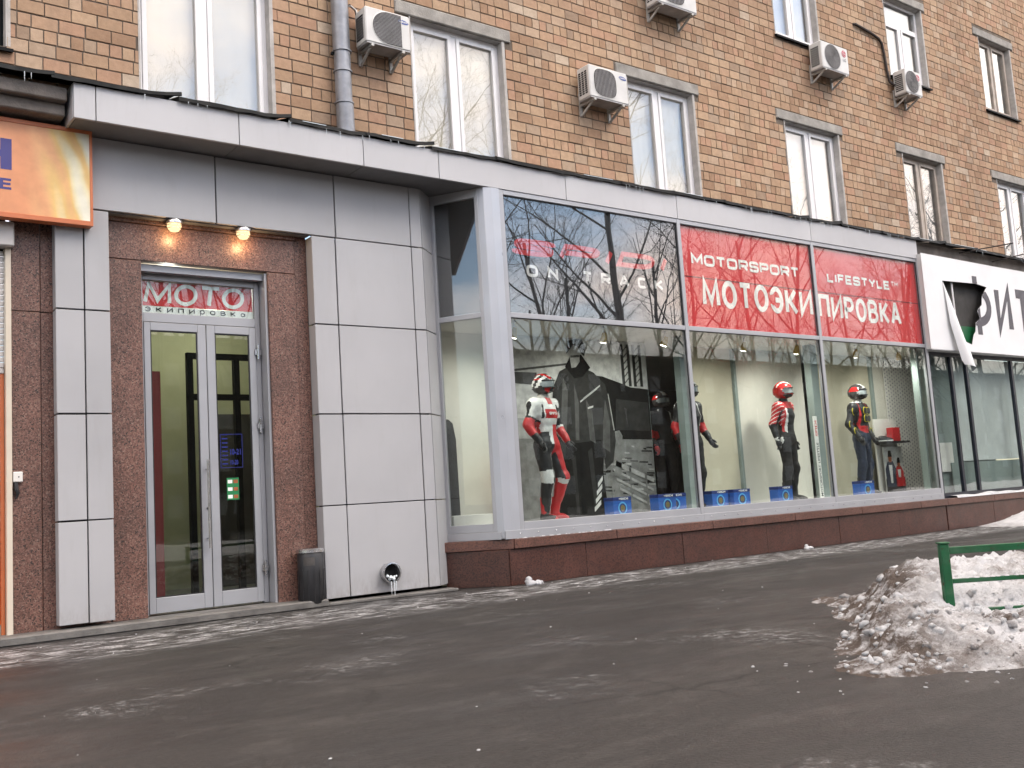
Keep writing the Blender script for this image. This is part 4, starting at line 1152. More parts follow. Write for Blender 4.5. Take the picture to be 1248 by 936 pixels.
# ---- blue boot boxes
def boot_box(x, y, lab, rz=0.0, w=0.33, dp=0.16, h=0.235):
    r = thing('boot_box', (x, y, 0.655), lab, 'box', 'blue boot boxes on the window stage')
    r.rotation_euler = (0, 0, rz)
    x0, x1 = x - w / 2, x + w / 2; z0 = 0.657
    MB().box(x0, x1, y - dp / 2, y + dp / 2, z0, z0 + h - 0.045).build('carton', 'cardboard_blue', r, bevel=0.003)
    MB().box(x0 - 0.003, x1 + 0.003, y - dp / 2 - 0.003, y + dp / 2 + 0.003, z0 + h - 0.044, z0 + h).build('lid', 'cardboard_navy', r, bevel=0.003)
    yy = y - dp / 2 - 0.0015
    dk = MB(); c = ((x0 + x1) / 2, yy, z0 + 0.095)
    dk.use(0).lathe(c, [(0.080, 0.0008), (0.080, 0.0)], 24, 'y')
    dk.use(1).lathe((c[0], c[1] - 0.0008, c[2]), [(0.060, 0.0004), (0.060, 0.0)], 24, 'y')
    dk.use(2).lathe((c[0], c[1] - 0.0016, c[2]), [(0.040, 0.0004), (0.040, 0.0)], 20, 'y')
    dk.build('round_print', ['sky_blue', 'cardboard_navy', 'olive_print'], r)
    lettering('lettering', '•SIDI', x0 + 0.10, x1 - 0.06, z0 + h - 0.036, z0 + h - 0.010, y - dp / 2 - 0.0042, 'letter_white', r, offset=0.03)
for x, y, lab, rz in ((8.75, 0.40, 'blue boot box in front of the stairs of the photo banner', 0.06), (9.62, 0.46, 'blue boot box by the banner edge, left of a pair', 0.0), (9.90, 0.56, 'blue boot box set back behind another near the banner edge', -0.5),
                      (10.79, 0.58, 'blue boot box left of a pair under the olive partition', 0.0), (11.16, 0.50, 'blue boot box right of a pair under the olive partition', -0.05),
                      (12.02, 0.42, 'blue boot box beside the mannequin with the red helmet', 0.0), (13.98, 0.36, 'blue boot box beside the mannequin in jeans', -0.06)):
    boot_box(x, y, lab, rz)
wb = thing('white_carton', (10.08, 0.70, 0.655), 'small white carton between boot boxes and the grey column', 'box')
MB().box(9.99, 10.16, 0.62, 0.76, 0.657, 0.84).build('carton', 'shelf_white', wb, bevel=0.004)

# ---- slogan strip
ss = thing('slogan_strip', (13.36, 0.55, 0.655), 'narrow white upright strip with a vertical slogan between mannequins', 'sign')
MB().box(13.02, 13.11, 0.47, 0.485, 0.657, 1.93).build('strip', 'letter_white', ss, bevel=0.002)
def vlettering(body, z0, z1, mat):
    vs, fs = text_polys(body, 0.015)
    w, h = vs[:, 0].max(), vs[:, 1].max()
    MB().add([(13.092 - b / h * 0.052, 0.4685, z0 + a / w * (z1 - z0)) for a, b, c in vs], fs).build('lettering', mat, ss)
vlettering('MOTORSPORT LIFESTYLE', 0.70, 1.52, 'letter_black')
vlettering('SPIDI', 1.62, 1.86, 'letter_red')

# ---- shelf unit with shoes and a colour photo
su = thing('display_shelf', (15.750, 0.9, 0.655), 'white shelf unit with a black shelf and a colour photo board', 'shelf')
MB().box(15.42, 16.06, 1.00, 1.03, 0.657, 1.93).build('back_board', 'shelf_white', su, bevel=0.002)
MB().box(15.40, 16.08, 0.76, 1.00, 1.50, 1.535).build('shelf', 'suit_black', su, bevel=0.003)
MB().box(15.460, 16.02, 0.90, 0.915, 0.657, 1.44).build('photo_board', 'print_5', su, bevel=0.002)
ph = MB()
def pshape(mi, pts, lv): ph.use(mi).add([(15.460 + u * 0.56, 0.8985 - 0.0012 * lv, 0.66 + v * 0.78) for u, v in pts], [tuple(range(len(pts)))])
pshape(0, [(0, 0), (1, 0), (1, .25), (0, .3)], 1)
for cx, s_, jk in ((.30, 1.0, 1), (.74, 0.82, 2)):
    pshape(jk, [(cx - .26 * s_, .12), (cx + .26 * s_, .12), (cx + .28 * s_, .42 * s_ + .1), (cx + .14 * s_, .62 * s_ + .06), (cx - .14 * s_, .62 * s_ + .06), (cx - .28 * s_, .42 * s_ + .1)], 2)
    pshape(3, [(cx - .05, .20), (cx + .05, .20), (cx + .09, .60 * s_), (cx - .09, .60 * s_)], 3)
    pshape(4, [(cx - .075 * s_, .66 * s_), (cx + .075 * s_, .66 * s_), (cx + .10 * s_, .78 * s_ + .02), (cx, .86 * s_ + .02), (cx - .10 * s_, .78 * s_ + .02)], 3)
    pshape(0, [(cx - .11 * s_, .78 * s_), (cx + .11 * s_, .78 * s_), (cx + .07 * s_, .90 * s_ + .02), (cx - .07 * s_, .90 * s_ + .02)], 4)
pshape(2, [(.55, .12), (1, .12), (1, .32), (.55, .32)], 5)
ph.build('photo_print', ['print_0', 'denim', 'suit_red', 'suit_white', 'rust_orange'], su)
rb = thing('red_box', (15.780, 0.88, 1.535), 'small red box standing on the black shelf', 'box')
MB().box(15.680, 15.900, 0.82, 0.94, 1.537, 1.77).build('carton', 'suit_red', rb, bevel=0.003)
def shoe(x, y, z, ry, lab):
    r = thing('sports_shoe', (x, y, z), lab, 'shoe', 'pair of shoes on the black shelf')
    up = MB(); secs = [(-0.11, 0.030, 0.075), (-0.07, 0.036, 0.085), (-0.02, 0.036, 0.075), (0.04, 0.040, 0.050), (0.09, 0.040, 0.036), (0.125, 0.022, 0.020)]
    vs = []; 
    for (u, w, h) in secs:
        for kx in range(8):
            a = math.pi * kx / 7
            p = Vector((u, -w * math.cos(a), 0.016 + h * math.sin(a) ** 0.8)); p.rotate(Matrix.Rotation(ry, 3, 'Z')); vs.append((x + p.x, y + p.y, z + p.z))
    fs = [(i * 8 + kx, (i + 1) * 8 + kx, (i + 1) * 8 + kx + 1, i * 8 + kx + 1) for i in range(len(secs) - 1) for kx in range(7)]
    fs += [tuple(range(8)), tuple(reversed(range(len(vs) - 8, len(vs))))]
    up.add(vs, fs); up.build('upper', 'suit_black', r, smooth=True)
    so = MB(); out = [(-0.115, -0.03), (-0.115, 0.03), (0.0, 0.04), (0.09, 0.042), (0.13, 0.02), (0.13, -0.02), (0.09, -0.042), (0.0, -0.04)]
    pl = []
    for u, w in reversed(out):
        p = Vector((u, w, 0)); p.rotate(Matrix.Rotation(ry, 3, 'Z')); pl.append((x + p.x, y + p.y))
    so.prism(pl, z, z + 0.018); so.build('sole', 'suit_white', r)
shoe(15.500, 0.86, 1.537, -0.6, 'black and white shoe at the shelf end nearer the mannequin')
shoe(15.600, 0.90, 1.537, -0.4, 'black and white shoe beside the red box on the shelf')

# ---- clothing racks at the left end and in the gap
def garment(x, y, z0, z1, mat, lab, w=0.20):
    r = thing('hanging_garment', (x, y, z0), lab, 'clothes', 'garments hung in the display room')
    vs = []; n = 14; rows = ((z1, 0.35), (z1 - 0.05, 0.8), (z1 - 0.25, 1.0), ((z0 + z1) / 2, 0.95), (z0, 1.05))
    for z_, s_ in rows:
        for kx in range(n):
            a = 2 * math.pi * kx / n; f_ = 1 + 0.10 * math.sin(5 * a + z_ * 3)
            vs.append((x + w * s_ * math.cos(a) * f_, y + 0.07 * s_ * math.sin(a) * f_, z_))
    fs = [(i * n + (kx + 1) % n, i * n + kx, (i + 1) * n + kx, (i + 1) * n + (kx + 1) % n) for i in range(len(rows) - 1) for kx in range(n)]
    fs += [tuple(range(n)), tuple(reversed(range((len(rows) - 1) * n, len(rows) * n)))]
    MB().add(vs, fs).build('cloth', mat, r, smooth=True)
    MB().tube([(x, y, z1), (x, y, z1 + 0.08), (x + 0.02, y, z1 + 0.10)], 0.004, 6).build('hook', 'steel', r)
garment(6.62, 1.02, 0.80, 1.95, 'trouser_black', 'long black garment hanging behind the slanted corner window', 0.13)
garment(7.44, 1.02, 0.75, 1.55, 'suit_red', 'red garment hanging low behind and left of the race suit mannequin', 0.10)
garment(10.75, 2.6, 0.9, 1.9, 'suit_red', 'red jacket hanging in the dark gap beside the photo banner', 0.22)
garment(11.3, 2.9, 0.8, 1.9, 'suit_black', 'black jacket hanging at the back of the dark gap', 0.22)
garment(10.3, 3.4, 0.8, 1.7, 'gold', 'yellowish garment deep in the dark gap', 0.16)
ob = thing('orange_carton', (6.42, 1.1, 2.6), 'orange-brown banner hanging behind the slanted corner window', 'banner')
MB().box(6.28, 6.50, 1.10, 1.12, 2.35, 3.05).build('sheet', 'rust_orange', ob)
wsb = thing('white_plinth_box', (6.65, 0.75, 0.655), 'low white display box behind the slanted corner window', 'display box')
MB().box(6.40, 6.95, 0.62, 0.95, 0.657, 0.80).build('box', 'shelf_white', wsb, bevel=0.004)

# ================================================================== air conditioners on the brick wall
def air_con(x0, x1, z0, z1, lab, style, y0=0.20):
    """outdoor unit whose front face spans x0..x1, z0..z1 at depth y0; back faces the wall"""
    y1 = y0 + 0.24
    r = thing('air_conditioner', ((x0 + x1) / 2, y1, z0), lab, 'air conditioner', 'outdoor air conditioner units on the brick wall')
    w, h = x1 - x0, z1 - z0
    MB().box(x0, x1, y0, y1, z0 + 0.012, z1).build('case', 'ac_white', r, bevel=0.012)
    MB().box(x0 + 0.01, x1 - 0.01, y0 + 0.006, y1 - 0.004, z0, z0 + 0.0125).build('base_tray', 'ac_under', r)
    zc = (z0 + z1) / 2 + 0.006
    yf = y0 - 0.002
    R0 = h * 0.445
    gr = MB(); fr = MB()
    def grille(outline, cx):
        n = len(outline)
        fr.add([(x, yf - 0.004, z) for x, z in outline] + [(cx + (x - cx) * 1.06, yf, zc + (z - zc) * 1.06) for x, z in outline],
               [(i, n + i, n + (i + 1) % n, (i + 1) % n) for i in range(n)])
        gr.add([(x, yf, z) for x, z in outline], [tuple(range(n))])
    if style == 'flat':         # round on the left, cut straight on the right
        cx = x0 + 0.10 + R0 * 1.02; xr = x0 + w * 0.80
        pts = []
        for kx in range(40):
            a = 2 * math.pi * kx / 40 + 0.01
            x, z = cx + R0 * 1.08 * math.cos(a), zc + R0 * math.sin(a)
            if math.cos(a) > 0: z = zc + R0 * (1 if math.sin(a) > 0 else -1) * min(1, abs(math.sin(a)) + math.cos(a) * 1.0); x = min(xr, cx + (xr - cx) * min(1, math.cos(a) * 1.6))
            pts.append((x, z))
        grille(pts, cx)
        span = (x0 + 0.09, xr)
    elif style == 'octagon':
        cx = x0 + w * 0.40; q = R0 * 0.95
        pts = [(cx + q * 1.05 * (abs(math.cos(a)) ** 0.62) * (1 if math.cos(a) > 0 else -1), zc + q * (abs(math.sin(a)) ** 0.62) * (1 if math.sin(a) > 0 else -1)) for a in [2 * math.pi * i / 32 + 0.02 for i in range(32)]]
        grille(pts, cx)
    else:
        cx = x0 + w * 0.40
        pts = [(cx + R0 * math.cos(a), zc + R0 * math.sin(a)) for a in [2 * math.pi * i / 36 for i in range(36)]]
        grille(pts, cx)
    gb = gr.build('fan_opening', 'ac_grille', r)
    fr.build('grille_rim', 'ac_white' if style != 'round' else 'ac_under', r)
    wires = MB()
    if style == 'octagon':
        for i in range(-7, 8):
            x = cx + i * R0 / 8.2
            hh = R0 * 0.93 * (1 - (abs(i) / 8.2) ** 3.2) ** 0.45
            wires.bar((x, yf - 0.006, zc - hh), (x, yf - 0.006, zc + hh), 0.004, 0.004)
    elif style == 'round':
        for q in range(1, 8):
            rr_ = R0 * q / 8
            n = 28
            for i in range(n):
                a, b = 2 * math.pi * i / n, 2 * math.pi * (i + 1) / n
                wires.bar((cx + rr_ * math.cos(a), yf - 0.006, zc + rr_ * math.sin(a)), (cx + rr_ * math.cos(b), yf - 0.006, zc + rr_ * math.sin(b)), 0.0035, 0.0035, (0, 1, 0))
    else:
        for i in range(-11, 12):
            z = zc + i * R0 / 12
            half = R0 * 1.05 * math.sqrt(max(0.0, 1 - (i / 12) ** 2))
            wires.bar((cx - half, yf - 0.006, z), (xr - 0.004, yf - 0.006, z), 0.004, 0.004)
    wires.build('fan_guard', 'ac_under', r)['kind'] = 'stuff'
    # louvres on the left side
    lv = MB(); n = 9
    if style == 'octagon':
        for cxx in range(3):
            for i in range(11):
                ya = y0 + 0.05 + cxx * 0.06; z = z0 + 0.07 + i * (h - 0.13) / 11
                lv.box(x0 - 0.003, x0 + 0.001, ya, ya + 0.042, z, z + 0.020)
    else:
        for i in range(n):
            z = z0 + 0.07 + i * (h - 0.14) / n
            lv.box(x0 - 0.003, x0 + 0.001, y0 + 0.055, y1 - 0.03, z, z + 0.022)
    lv.build('side_louvre', 'dark_void', r)
    # wall brackets
    for xb in (x0 + 0.06, x1 - 0.12):
        b = MB()
        b.box(xb, xb + 0.035, YB - 0.030, YB - 0.002, z0 - 0.16, z0 + 0.16)
        b.box(xb, xb + 0.035, y0 - 0.005, YB - 0.030, z0 - 0.032, z0 - 0.001)
        b.bar((xb + 0.0175, YB - 0.035, z0 - 0.15), (xb + 0.0175, y0 + 0.06, z0 - 0.035), 0.028, 0.02, (1, 0, 0))
        b.build('wall_bracket', 'bracket', r)
    if style != 'round':
        c = (x1 - 0.085, yf - 0.001, z1 - 0.085)
        mk = MB(); n = 20
        mk.add([(c[0] + 0.068 * math.cos(2 * math.pi * i / n), c[1], c[2] + 0.024 * math.sin(2 * math.pi * i / n) - 0.10 * 0.068 * math.cos(2 * math.pi * i / n)) for i in range(n)], [tuple(range(n))])
        lg = mk.build('oval_mark', 'logo_blue', r)
        lettering('lettering', 'SAMSUNG', c[0] - 0.054, c[0] + 0.054, c[2] - 0.009, c[2] + 0.011, c[1] - 0.0015, 'letter_white', r, offset=0.02)
    else:
        c = (x1 - 0.115, yf - 0.001, z1 - 0.11)
        mk = MB(); n = 20
        mk.add([(c[0] + 0.06 * math.cos(2 * math.pi * i / n), c[1], c[2] + 0.06 * math.sin(2 * math.pi * i / n)) for i in range(n)], [tuple(range(n))])
        mk.build('round_mark', 'logo_red', r)
        fc = MB()
        fc.tube([(c[0] + 0.042 * math.cos(a), c[1] - 0.001, c[2] + 0.042 * math.sin(a)) for a in [R(60) + R(300) * i / 16 for i in range(17)]], 0.003, 4)
        fc.bar((c[0], c[1] - 0.001, c[2]), (c[0] + 0.042, c[1] - 0.001, c[2]), 0.006, 0.006)
        fc.bar((c[0] - 0.004, c[1] - 0.001, c[2] - 0.022), (c[0] - 0.004, c[1] - 0.001, c[2] + 0.022), 0.006, 0.006)
        fc.build('mark_lines', 'letter_white', r)
        lettering('lettering', 'LG', c[0] - 0.04, c[0] + 0.05, c[2] - 0.135, c[2] - 0.085, c[1] - 0.001, 'logo_grey', r, offset=0.02)
    return r
ac1 = air_con(5.325, 5.90, 6.075, 6.50, 'white outdoor air conditioner right of the downpipe', 'flat')
h = MB(); h.tube([(5.245, YB - 0.01, 6.60), (5.28, YB - 0.05, 6.60), (5.33, YB - 0.09, 6.54), (5.345, YB - 0.10, 6.44), (5.335, 0.40, 6.36)], 0.016, 8); h.build('hose', 'cable', ac1, smooth=True)
h = MB(); h.tube([(5.25, YB - 0.03, 6.585), (5.285, YB - 0.075, 6.58), (5.325, YB - 0.115, 6.52), (5.335, YB - 0.12, 6.42)], 0.010, 8); h.build('hose', 'cable_white', ac1, smooth=True)
air_con(8.63, 9.315, 6.10, 6.55, 'white outdoor air conditioner with a square rounded fan grille', 'octagon')
air_con(10.06, 10.86, 7.78, 8.30, 'white outdoor air conditioner cut off by the top of the photo', 'octagon')
air_con(13.83, 14.56, 7.635, 8.105, 'white outdoor air conditioner with a round fan under the upper left window', 'round')
ac5 = air_con(16.28, 16.80, 7.70, 8.155, 'small white outdoor air conditioner with a dark pipe on the wall', 'round')
h = MB(); h.tube([(15.31, YB + 0.01, 8.87), (15.33, YB - 0.03, 8.865), (15.55, YB - 0.03, 8.84), (15.85, YB - 0.03, 8.80), (16.03, YB - 0.03, 8.76), (16.11, YB - 0.03, 8.68), (16.15, YB - 0.03, 8.50), (16.18, YB - 0.03, 8.2), (16.22, YB - 0.04, 7.98), (16.28, YB - 0.10, 7.90)], 0.024, 10)
h.build('wall_pipe', 'cable', ac5, smooth=True)

# ================================================================== downpipe
dp = thing('downpipe', (5.13, 0.40, 4.98), 'grey galvanised downpipe on the brick wall beside an air conditioner', 'downpipe')
cx, cy = 5.115, 0.395
MB().tube([(cx + 0.012, cy, 5.02), (cx + 0.008, cy, 5.40)], 0.098, 20).build('pipe_section', 'galvanised', dp, smooth=True)
MB().tube([(cx + 0.004, cy, 5.36), (cx + 0.002, cy, 6.02)], 0.092, 20).build('pipe_section', 'galvanised', dp, smooth=True)
MB().tube([(cx, cy, 5.98), (cx - 0.004, cy, 8.2)], 0.096, 20).build('pipe_section', 'galvanised', dp, smooth=True)
for zz, ex in ((5.385, 0.004), (5.985, 0.004), (5.75, 0.003)):
    MB().lathe((cx + 0.004, cy, zz), [(0.098, -0.012), (0.103 + ex, -0.009), (0.103 + ex, 0.009), (0.098, 0.012)], 20).build('collar', 'galvanised', dp, smooth=True)
b = MB(); b.bar((cx - 0.02, cy + 0.08, 5.95), (cx - 0.02, YB + 0.02, 5.95), 0.02, 0.02); b.bar((cx - 0.12, cy + 0.02, 5.95), (cx - 0.09, cy + 0.02, 5.95), 0.03, 0.03); b.build('wall_clamp', 'black_metal', dp)

# ================================================================== left neighbour: sign, shutter, door
sg = thing('orange_sign', (1.6, 0.33, 3.62), 'orange and yellow light box sign with dark blue letters at the left edge', 'sign')
MB().box(0.4, 2.43, 0.30, 0.388, 3.655, 4.56).build('box', 'orange_frame', sg, bevel=0.008)
MB().box(0.45, 2.405, 0.283, 0.2995, 3.70, 4.52).build('print', 'orange_print', sg)
fr = MB()
for (a, b, c, d) in ((0.4, 2.43, 3.655, 3.70), (0.4, 2.43, 4.52, 4.56), (2.405, 2.43, 3.70, 4.52)): fr.box(a, b, 0.276, 0.2995, c, d)
fr.build('frame', 'orange_frame', sg, bevel=0.003)
lettering('large_lettering', 'Н', 1.44, 1.755, 4.085, 4.365, 0.2815, 'letter_navy', sg, offset=0.05)
lettering('small_lettering', 'Е', 1.652, 1.750, 3.905, 4.005, 0.2815, 'letter_navy', sg, offset=0.05)
sh = thing('roller_shutter', (1.3, 0.52, 2.4), 'pale roller shutter with its box at the left edge of the photo', 'shutter')
MB().prism([(0.3, 0.42), (1.80, 0.42), (1.80, 0.58), (0.3, 0.58)], 3.44, 3.66).build('shutter_box', 'shutter_grey', sh, bevel=0.01)
for i in range(22):
    z = 2.32 + i * 0.05
    s = MB(); s.xz([(0.3, z), (1.735, z), (1.735, z + 0.047), (0.3, z + 0.047)], 0.545, 0.56)
    s.build('slat', 'shutter_grey', sh, bevel=0.006)
MB().box(1.738, 1.786, 0.50, 0.60, 0.04, 3.44).build('guide_rail', 'cream', sh, bevel=0.004)
od = thing('orange_door', (1.2, 0.56, 0.0), 'bright orange door under the roller shutter', 'door')
MB().box(0.3, 1.70, 0.565, 0.60, 0.16, 2.40).build('leaf', 'orange_paint', od, bevel=0.006)
MB().box(1.703, 1.735, 0.555, 0.60, 0.06, 2.40).build('jamb', 'orange_frame', od, bevel=0.003)
MB().box(0.3, 1.70, 0.57, 0.60, 0.02, 0.158).build('threshold', 'concrete', od)
it = thing('wall_switch_box', (1.835, 0.51, 1.36), 'small grey switch box with a black cable plug on the granite pillar', 'switch box')
MB().box(1.792, 1.868, 0.495, 0.528, 1.365, 1.455).build('box', 'shelf_white', it, bevel=0.006)
MB().lathe((1.835, 0.495, 1.41), [(0.006, 0.0), (0.006, -0.003)], 8, 'y').build('button', 'black_plastic', it)
m_ = MB(); m_.tube([(1.815, 0.51, 1.365), (1.815, 0.505, 1.31), (1.828, 0.50, 1.27), (1.812, 0.505, 1.22)], [0.018, 0.02, 0.016, 0.008], 8); m_.build('plug', 'black_plastic', it, smooth=True)

# ================================================================== right neighbour: torn banner and dark framed glazing
rn = thing('neighbour_shopfront', (18.5, 0.1, 0.0), 'dark framed shop window with frosted glass right of the display bay', 'shopfront')
for x in (15.82, 16.52, 17.02, 18.62, 20.2, 21.8):
    MB().box(x - 0.035, x + 0.035, 0.09, 0.15, 0.54, 3.06).build('mullion', 'navy_frame', rn, bevel=0.003)
MB().box(15.72, 23.0, 0.085, 0.16, 2.92, 3.10).build('head_rail', 'navy_frame', rn)
MB().box(15.72, 23.0, 0.085, 0.16, 0.512, 0.60).build('bottom_rail', 'navy_frame', rn)
for a, b in ((15.855, 16.485), (16.555, 16.985), (17.055, 18.585), (18.655, 20.165), (20.235, 21.765)):
    MB().box(a - 0.01, b + 0.01, 0.115, 0.127, 0.60, 2.92).build('pane', 'glass_shop', rn)
for a, b, y, mt, z0, z1 in ((16.9, 21.8, 0.33, 'frosted', 1.12, 2.95), (16.5, 21.8, 0.28, 'column_grey', 0.55, 1.10), (15.82, 16.9, 0.34, 'column_grey', 0.55, 2.95), (16.2, 16.62, 0.30, 'shelf_white', 0.95, 1.45)):
    MB().box(a, b, y, y + 0.02, z0, z1).build('inner_board', mt, rn)
MB().box(15.86, 23.0, 0.165, 0.36, 3.10, 3.12).build('ceiling_board', 'frosted', rn)
px = 15.70
for w in (1.5, 1.6, 1.5, 1.6, 1.5):
    MB().box(px + 0.003, px + w - 0.003, 0.0, 0.09, 0.0, 0.398).build('plinth_slab', 'plinth_granite', rn, bevel=0.004)
    MB().box(px + 0.002, px + w - 0.002, -0.036, 0.10, 0.402, 0.51).build('plinth_cap', 'plinth_cap', rn, bevel=0.006)
    px += w
MB().box(15.70, 23.0, 0.10, 0.5, 0.0, 0.50).build('plinth_core', 'old_concrete', rn)
MB().box(15.70, 23.4, 0.12, 0.50, 4.56, 4.90).build('roof_edge', 'old_concrete', rn)
lg = MB(); rr = random.Random(21); n = 60
vs = []
for i in range(n + 1):
    x = 16.0 + i * 0.11; hgt = 0.03 + 0.025 * mnoise.noise(Vector((x * 2.0, 0, 0))) 
    vs += [(x, -0.045, 0.511), (x, -0.03 + 0.01 * rr.random(), 0.514 + hgt), (x, 0.08, 0.52 + hgt * 1.1)]
lg.add(vs, [f for i in range(n) for f in ((3 * i, 3 * i + 3, 3 * i + 4, 3 * i + 1), (3 * i + 1, 3 * i + 4, 3 * i + 5, 3 * i + 2))])
lg.build('ledge_snow', 'snow_clean', rn, smooth=True)['kind'] = 'stuff'

from mathutils.geometry import tessellate_polygon
bn2 = thing('torn_banner_sign', (17.5, -0.02, 2.99), 'white banner sign with dark letters, torn open with a flap hanging down', 'sign')
YS = -0.10
outer = [(15.60, 3.00), (19.6, 2.98), (19.6, 4.60), (15.60, 4.63)]
hole = [(16.18, 4.20), (16.26, 4.02), (16.40, 3.70), (16.43, 3.62), (16.38, 3.50), (16.53, 3.20), (16.70, 3.17), (16.93, 3.12), (17.02, 3.30), (17.10, 3.36), (17.14, 3.52), (17.30, 3.60), (17.24, 3.75), (17.42, 3.86), (17.46, 4.02), (17.66, 4.20), (17.30, 4.235)]
tris = tessellate_polygon([[Vector((x, z, 0)) for x, z in outer], [Vector((x, z, 0)) for x, z in hole]])
pts = outer + hole
vs = [(x, YS, z) for x, z in pts] + [(x, YS + 0.003, z) for x, z in pts]
np_ = len(pts)
fs = [tuple(t) for t in tris] + [tuple(np_ + i for i in reversed(t)) for t in tris]
MB().add(vs, fs).build('banner_sheet', 'banner_white', bn2)
bx = MB()
bx.box(15.62, 15.64, YS + 0.004, 0.08, 3.0, 4.62); bx.box(15.64, 19.6, YS + 0.006, 0.08, 2.985, 3.0); bx.box(15.64, 19.6, YS + 0.006, 0.08, 4.60, 4.615)
bx.box(15.64, 19.6, 0.06, 0.08, 3.0, 4.6)
bx.build('sign_box', 'banner_back', bn2)
MB().box(15.66, 19.58, 0.054, 0.0585, 3.02, 4.58).build('dark_lining', 'wall_dark', bn2)
MB().box(15.70, 19.58, -0.01, 0.05, 3.02, 3.46).build('green_lining', 'green_plastic', bn2)
MB().tube([(16.58, -0.04, 3.02), (16.58, -0.04, 4.58)], 0.018, 10).build('tube', 'white_pvc', bn2, smooth=True)
# hanging flap, curling towards the street
edgeL = [(16.19, 4.17), (16.20, 3.85), (16.21, 3.45), (16.30, 3.10), (16.36, 2.82), (16.40, 2.74)]
edgeR = [(16.20, 4.17), (16.34, 3.85), (16.42, 3.60), (16.52, 3.22), (16.60, 2.95), (16.60, 2.62)]
cols = 6; vs = []
for i, ((xa, za), (xb, zb)) in enumerate(zip(edgeL, edgeR)):
    for j in range(cols + 1):
        t = j / cols
        bulge = -0.006 - 0.035 * i * (math.sin(t * math.pi) * 0.8 + 0.25) - 0.012 * i
        vs.append((xa + (xb - xa) * t, YS + bulge, za + (zb - za) * t))
nv = cols + 1
fs = [(i * nv + j, (i + 1) * nv + j, (i + 1) * nv + j + 1, i * nv + j + 1) for i in range(len(edgeL) - 1) for j in range(cols)]
MB().add(vs, fs).build('torn_flap', 'banner_white', bn2, smooth=True)
def in_poly(x, z, poly):
    c = False; n = len(poly)
    for i in range(n):
        (x0, z0), (x1, z1) = poly[i], poly[(i + 1) % n]
        if (z0 > z) != (z1 > z) and x < (x1 - x0) * (z - z0) / (z1 - z0) + x0: c = not c
    return c
def sign_letter(ch, x0, x1, z0, z1, th=0.17):
    vv, ff = [], []
    for k_, (sv, sf) in enumerate(stroke_text(ch, x0, x1, z0, z1, th, 0.0)):
        b0 = len(vv); vv += [(a, YS - 0.0025 - 0.0004 * k_, b) for a, b in sv]; ff += [tuple(i + b0 for i in f) for f in sf]
    me = bpy.data.meshes.new('tmp'); me.from_pydata(vv, [], ff)
    bm = bmesh.new(); bm.from_mesh(me); bmesh.ops.triangulate(bm, faces=bm.faces[:])
    for _ in range(5):
        long = [e for e in bm.edges if e.calc_length() > 0.05]
        if not long: break
        bmesh.ops.subdivide_edges(bm, edges=long, cuts=1); bmesh.ops.triangulate(bm, faces=bm.faces[:])
    kill = [f for f in bm.faces if in_poly(f.calc_center_median().x, f.calc_center_median().z, hole)]
    bmesh.ops.delete(bm, geom=kill, context='FACES')
    bm.verts.index_update()
    out = MB().add([v.co[:] for v in bm.verts], [tuple(v.index for v in f.verts) for f in bm.faces])
    bm.free(); bpy.data.meshes.remove(me)
    out.build('letter', 'letter_grey', bn2)
sign_letter('ф', 16.78, 17.74, 3.46, 4.22, 0.16)
sign_letter('И', 17.90, 18.48, 3.38, 4.26)
sign_letter('Т', 18.60, 19.25, 3.36, 4.24)
rods = thing('sign_rods', (17.6, -0.1, 4.7), 'thin dark rods sticking out above the torn banner', 'rod')
for a, b in (((16.95, 0.45, 4.80), (17.9, -0.55, 4.93)), ((18.1, 0.45, 4.72), (19.0, -0.5, 4.92))):
    MB().tube([a, b], 0.012, 8).build('rod', 'cable', rods)

# ================================================================== green railing
U, V_ = Vector((0.805, -0.593, 0)), Vector((0.593, 0.805, 0))
P0 = Vector((5.60, -5.775, 0))
gr = thing('green_railing', (5.60, -5.775, 0.0), 'low green steel railing standing in the snow heap', 'railing')
MB().bar(P0 + Vector((0, 0, 0.0)), P0 + Vector((0, 0, 0.520)), 0.052, 0.052, V_).build('post', 'rail_green', gr, bevel=0.006)
MB().bar(P0 + Vector((0, 0, 0.520)), P0 + Vector((0, 0, 0.532)), 0.062, 0.062, V_).build('post_cap', 'rail_green', gr, bevel=0.004)
P2 = P0 + U * 2.2
MB().bar(P2, P2 + Vector((0, 0, 0.525)), 0.062, 0.062, V_).build('post', 'rail_green', gr, bevel=0.006)
for za, hh, off in ((0.480, 0.042, 0.028), (0.302, 0.026, 0.026), (0.125, 0.028, 0.026)):
    MB().bar(P0 + U * off + Vector((0, 0, za)), P2 - U * 0.034 + Vector((0, 0, za)), 0.026, hh).build('rail', 'rail_green', gr, bevel=0.003)
sr = MB()
for i in range(70):
    rr2 = random.Random(i); u = rr2.uniform(0.1, 2.0); s_ = rr2.uniform(0.006, 0.012)
    c = P0 + U * u + Vector((0, 0, 0.315)); sr.lathe(c, [(s_ * 1.6, -0.001), (s_, s_ * 0.4), (s_ * 0.3, s_ * 0.7)], 6)
sr.build('snow_crust', 'snow_clean', gr, smooth=True)['kind'] = 'stuff'

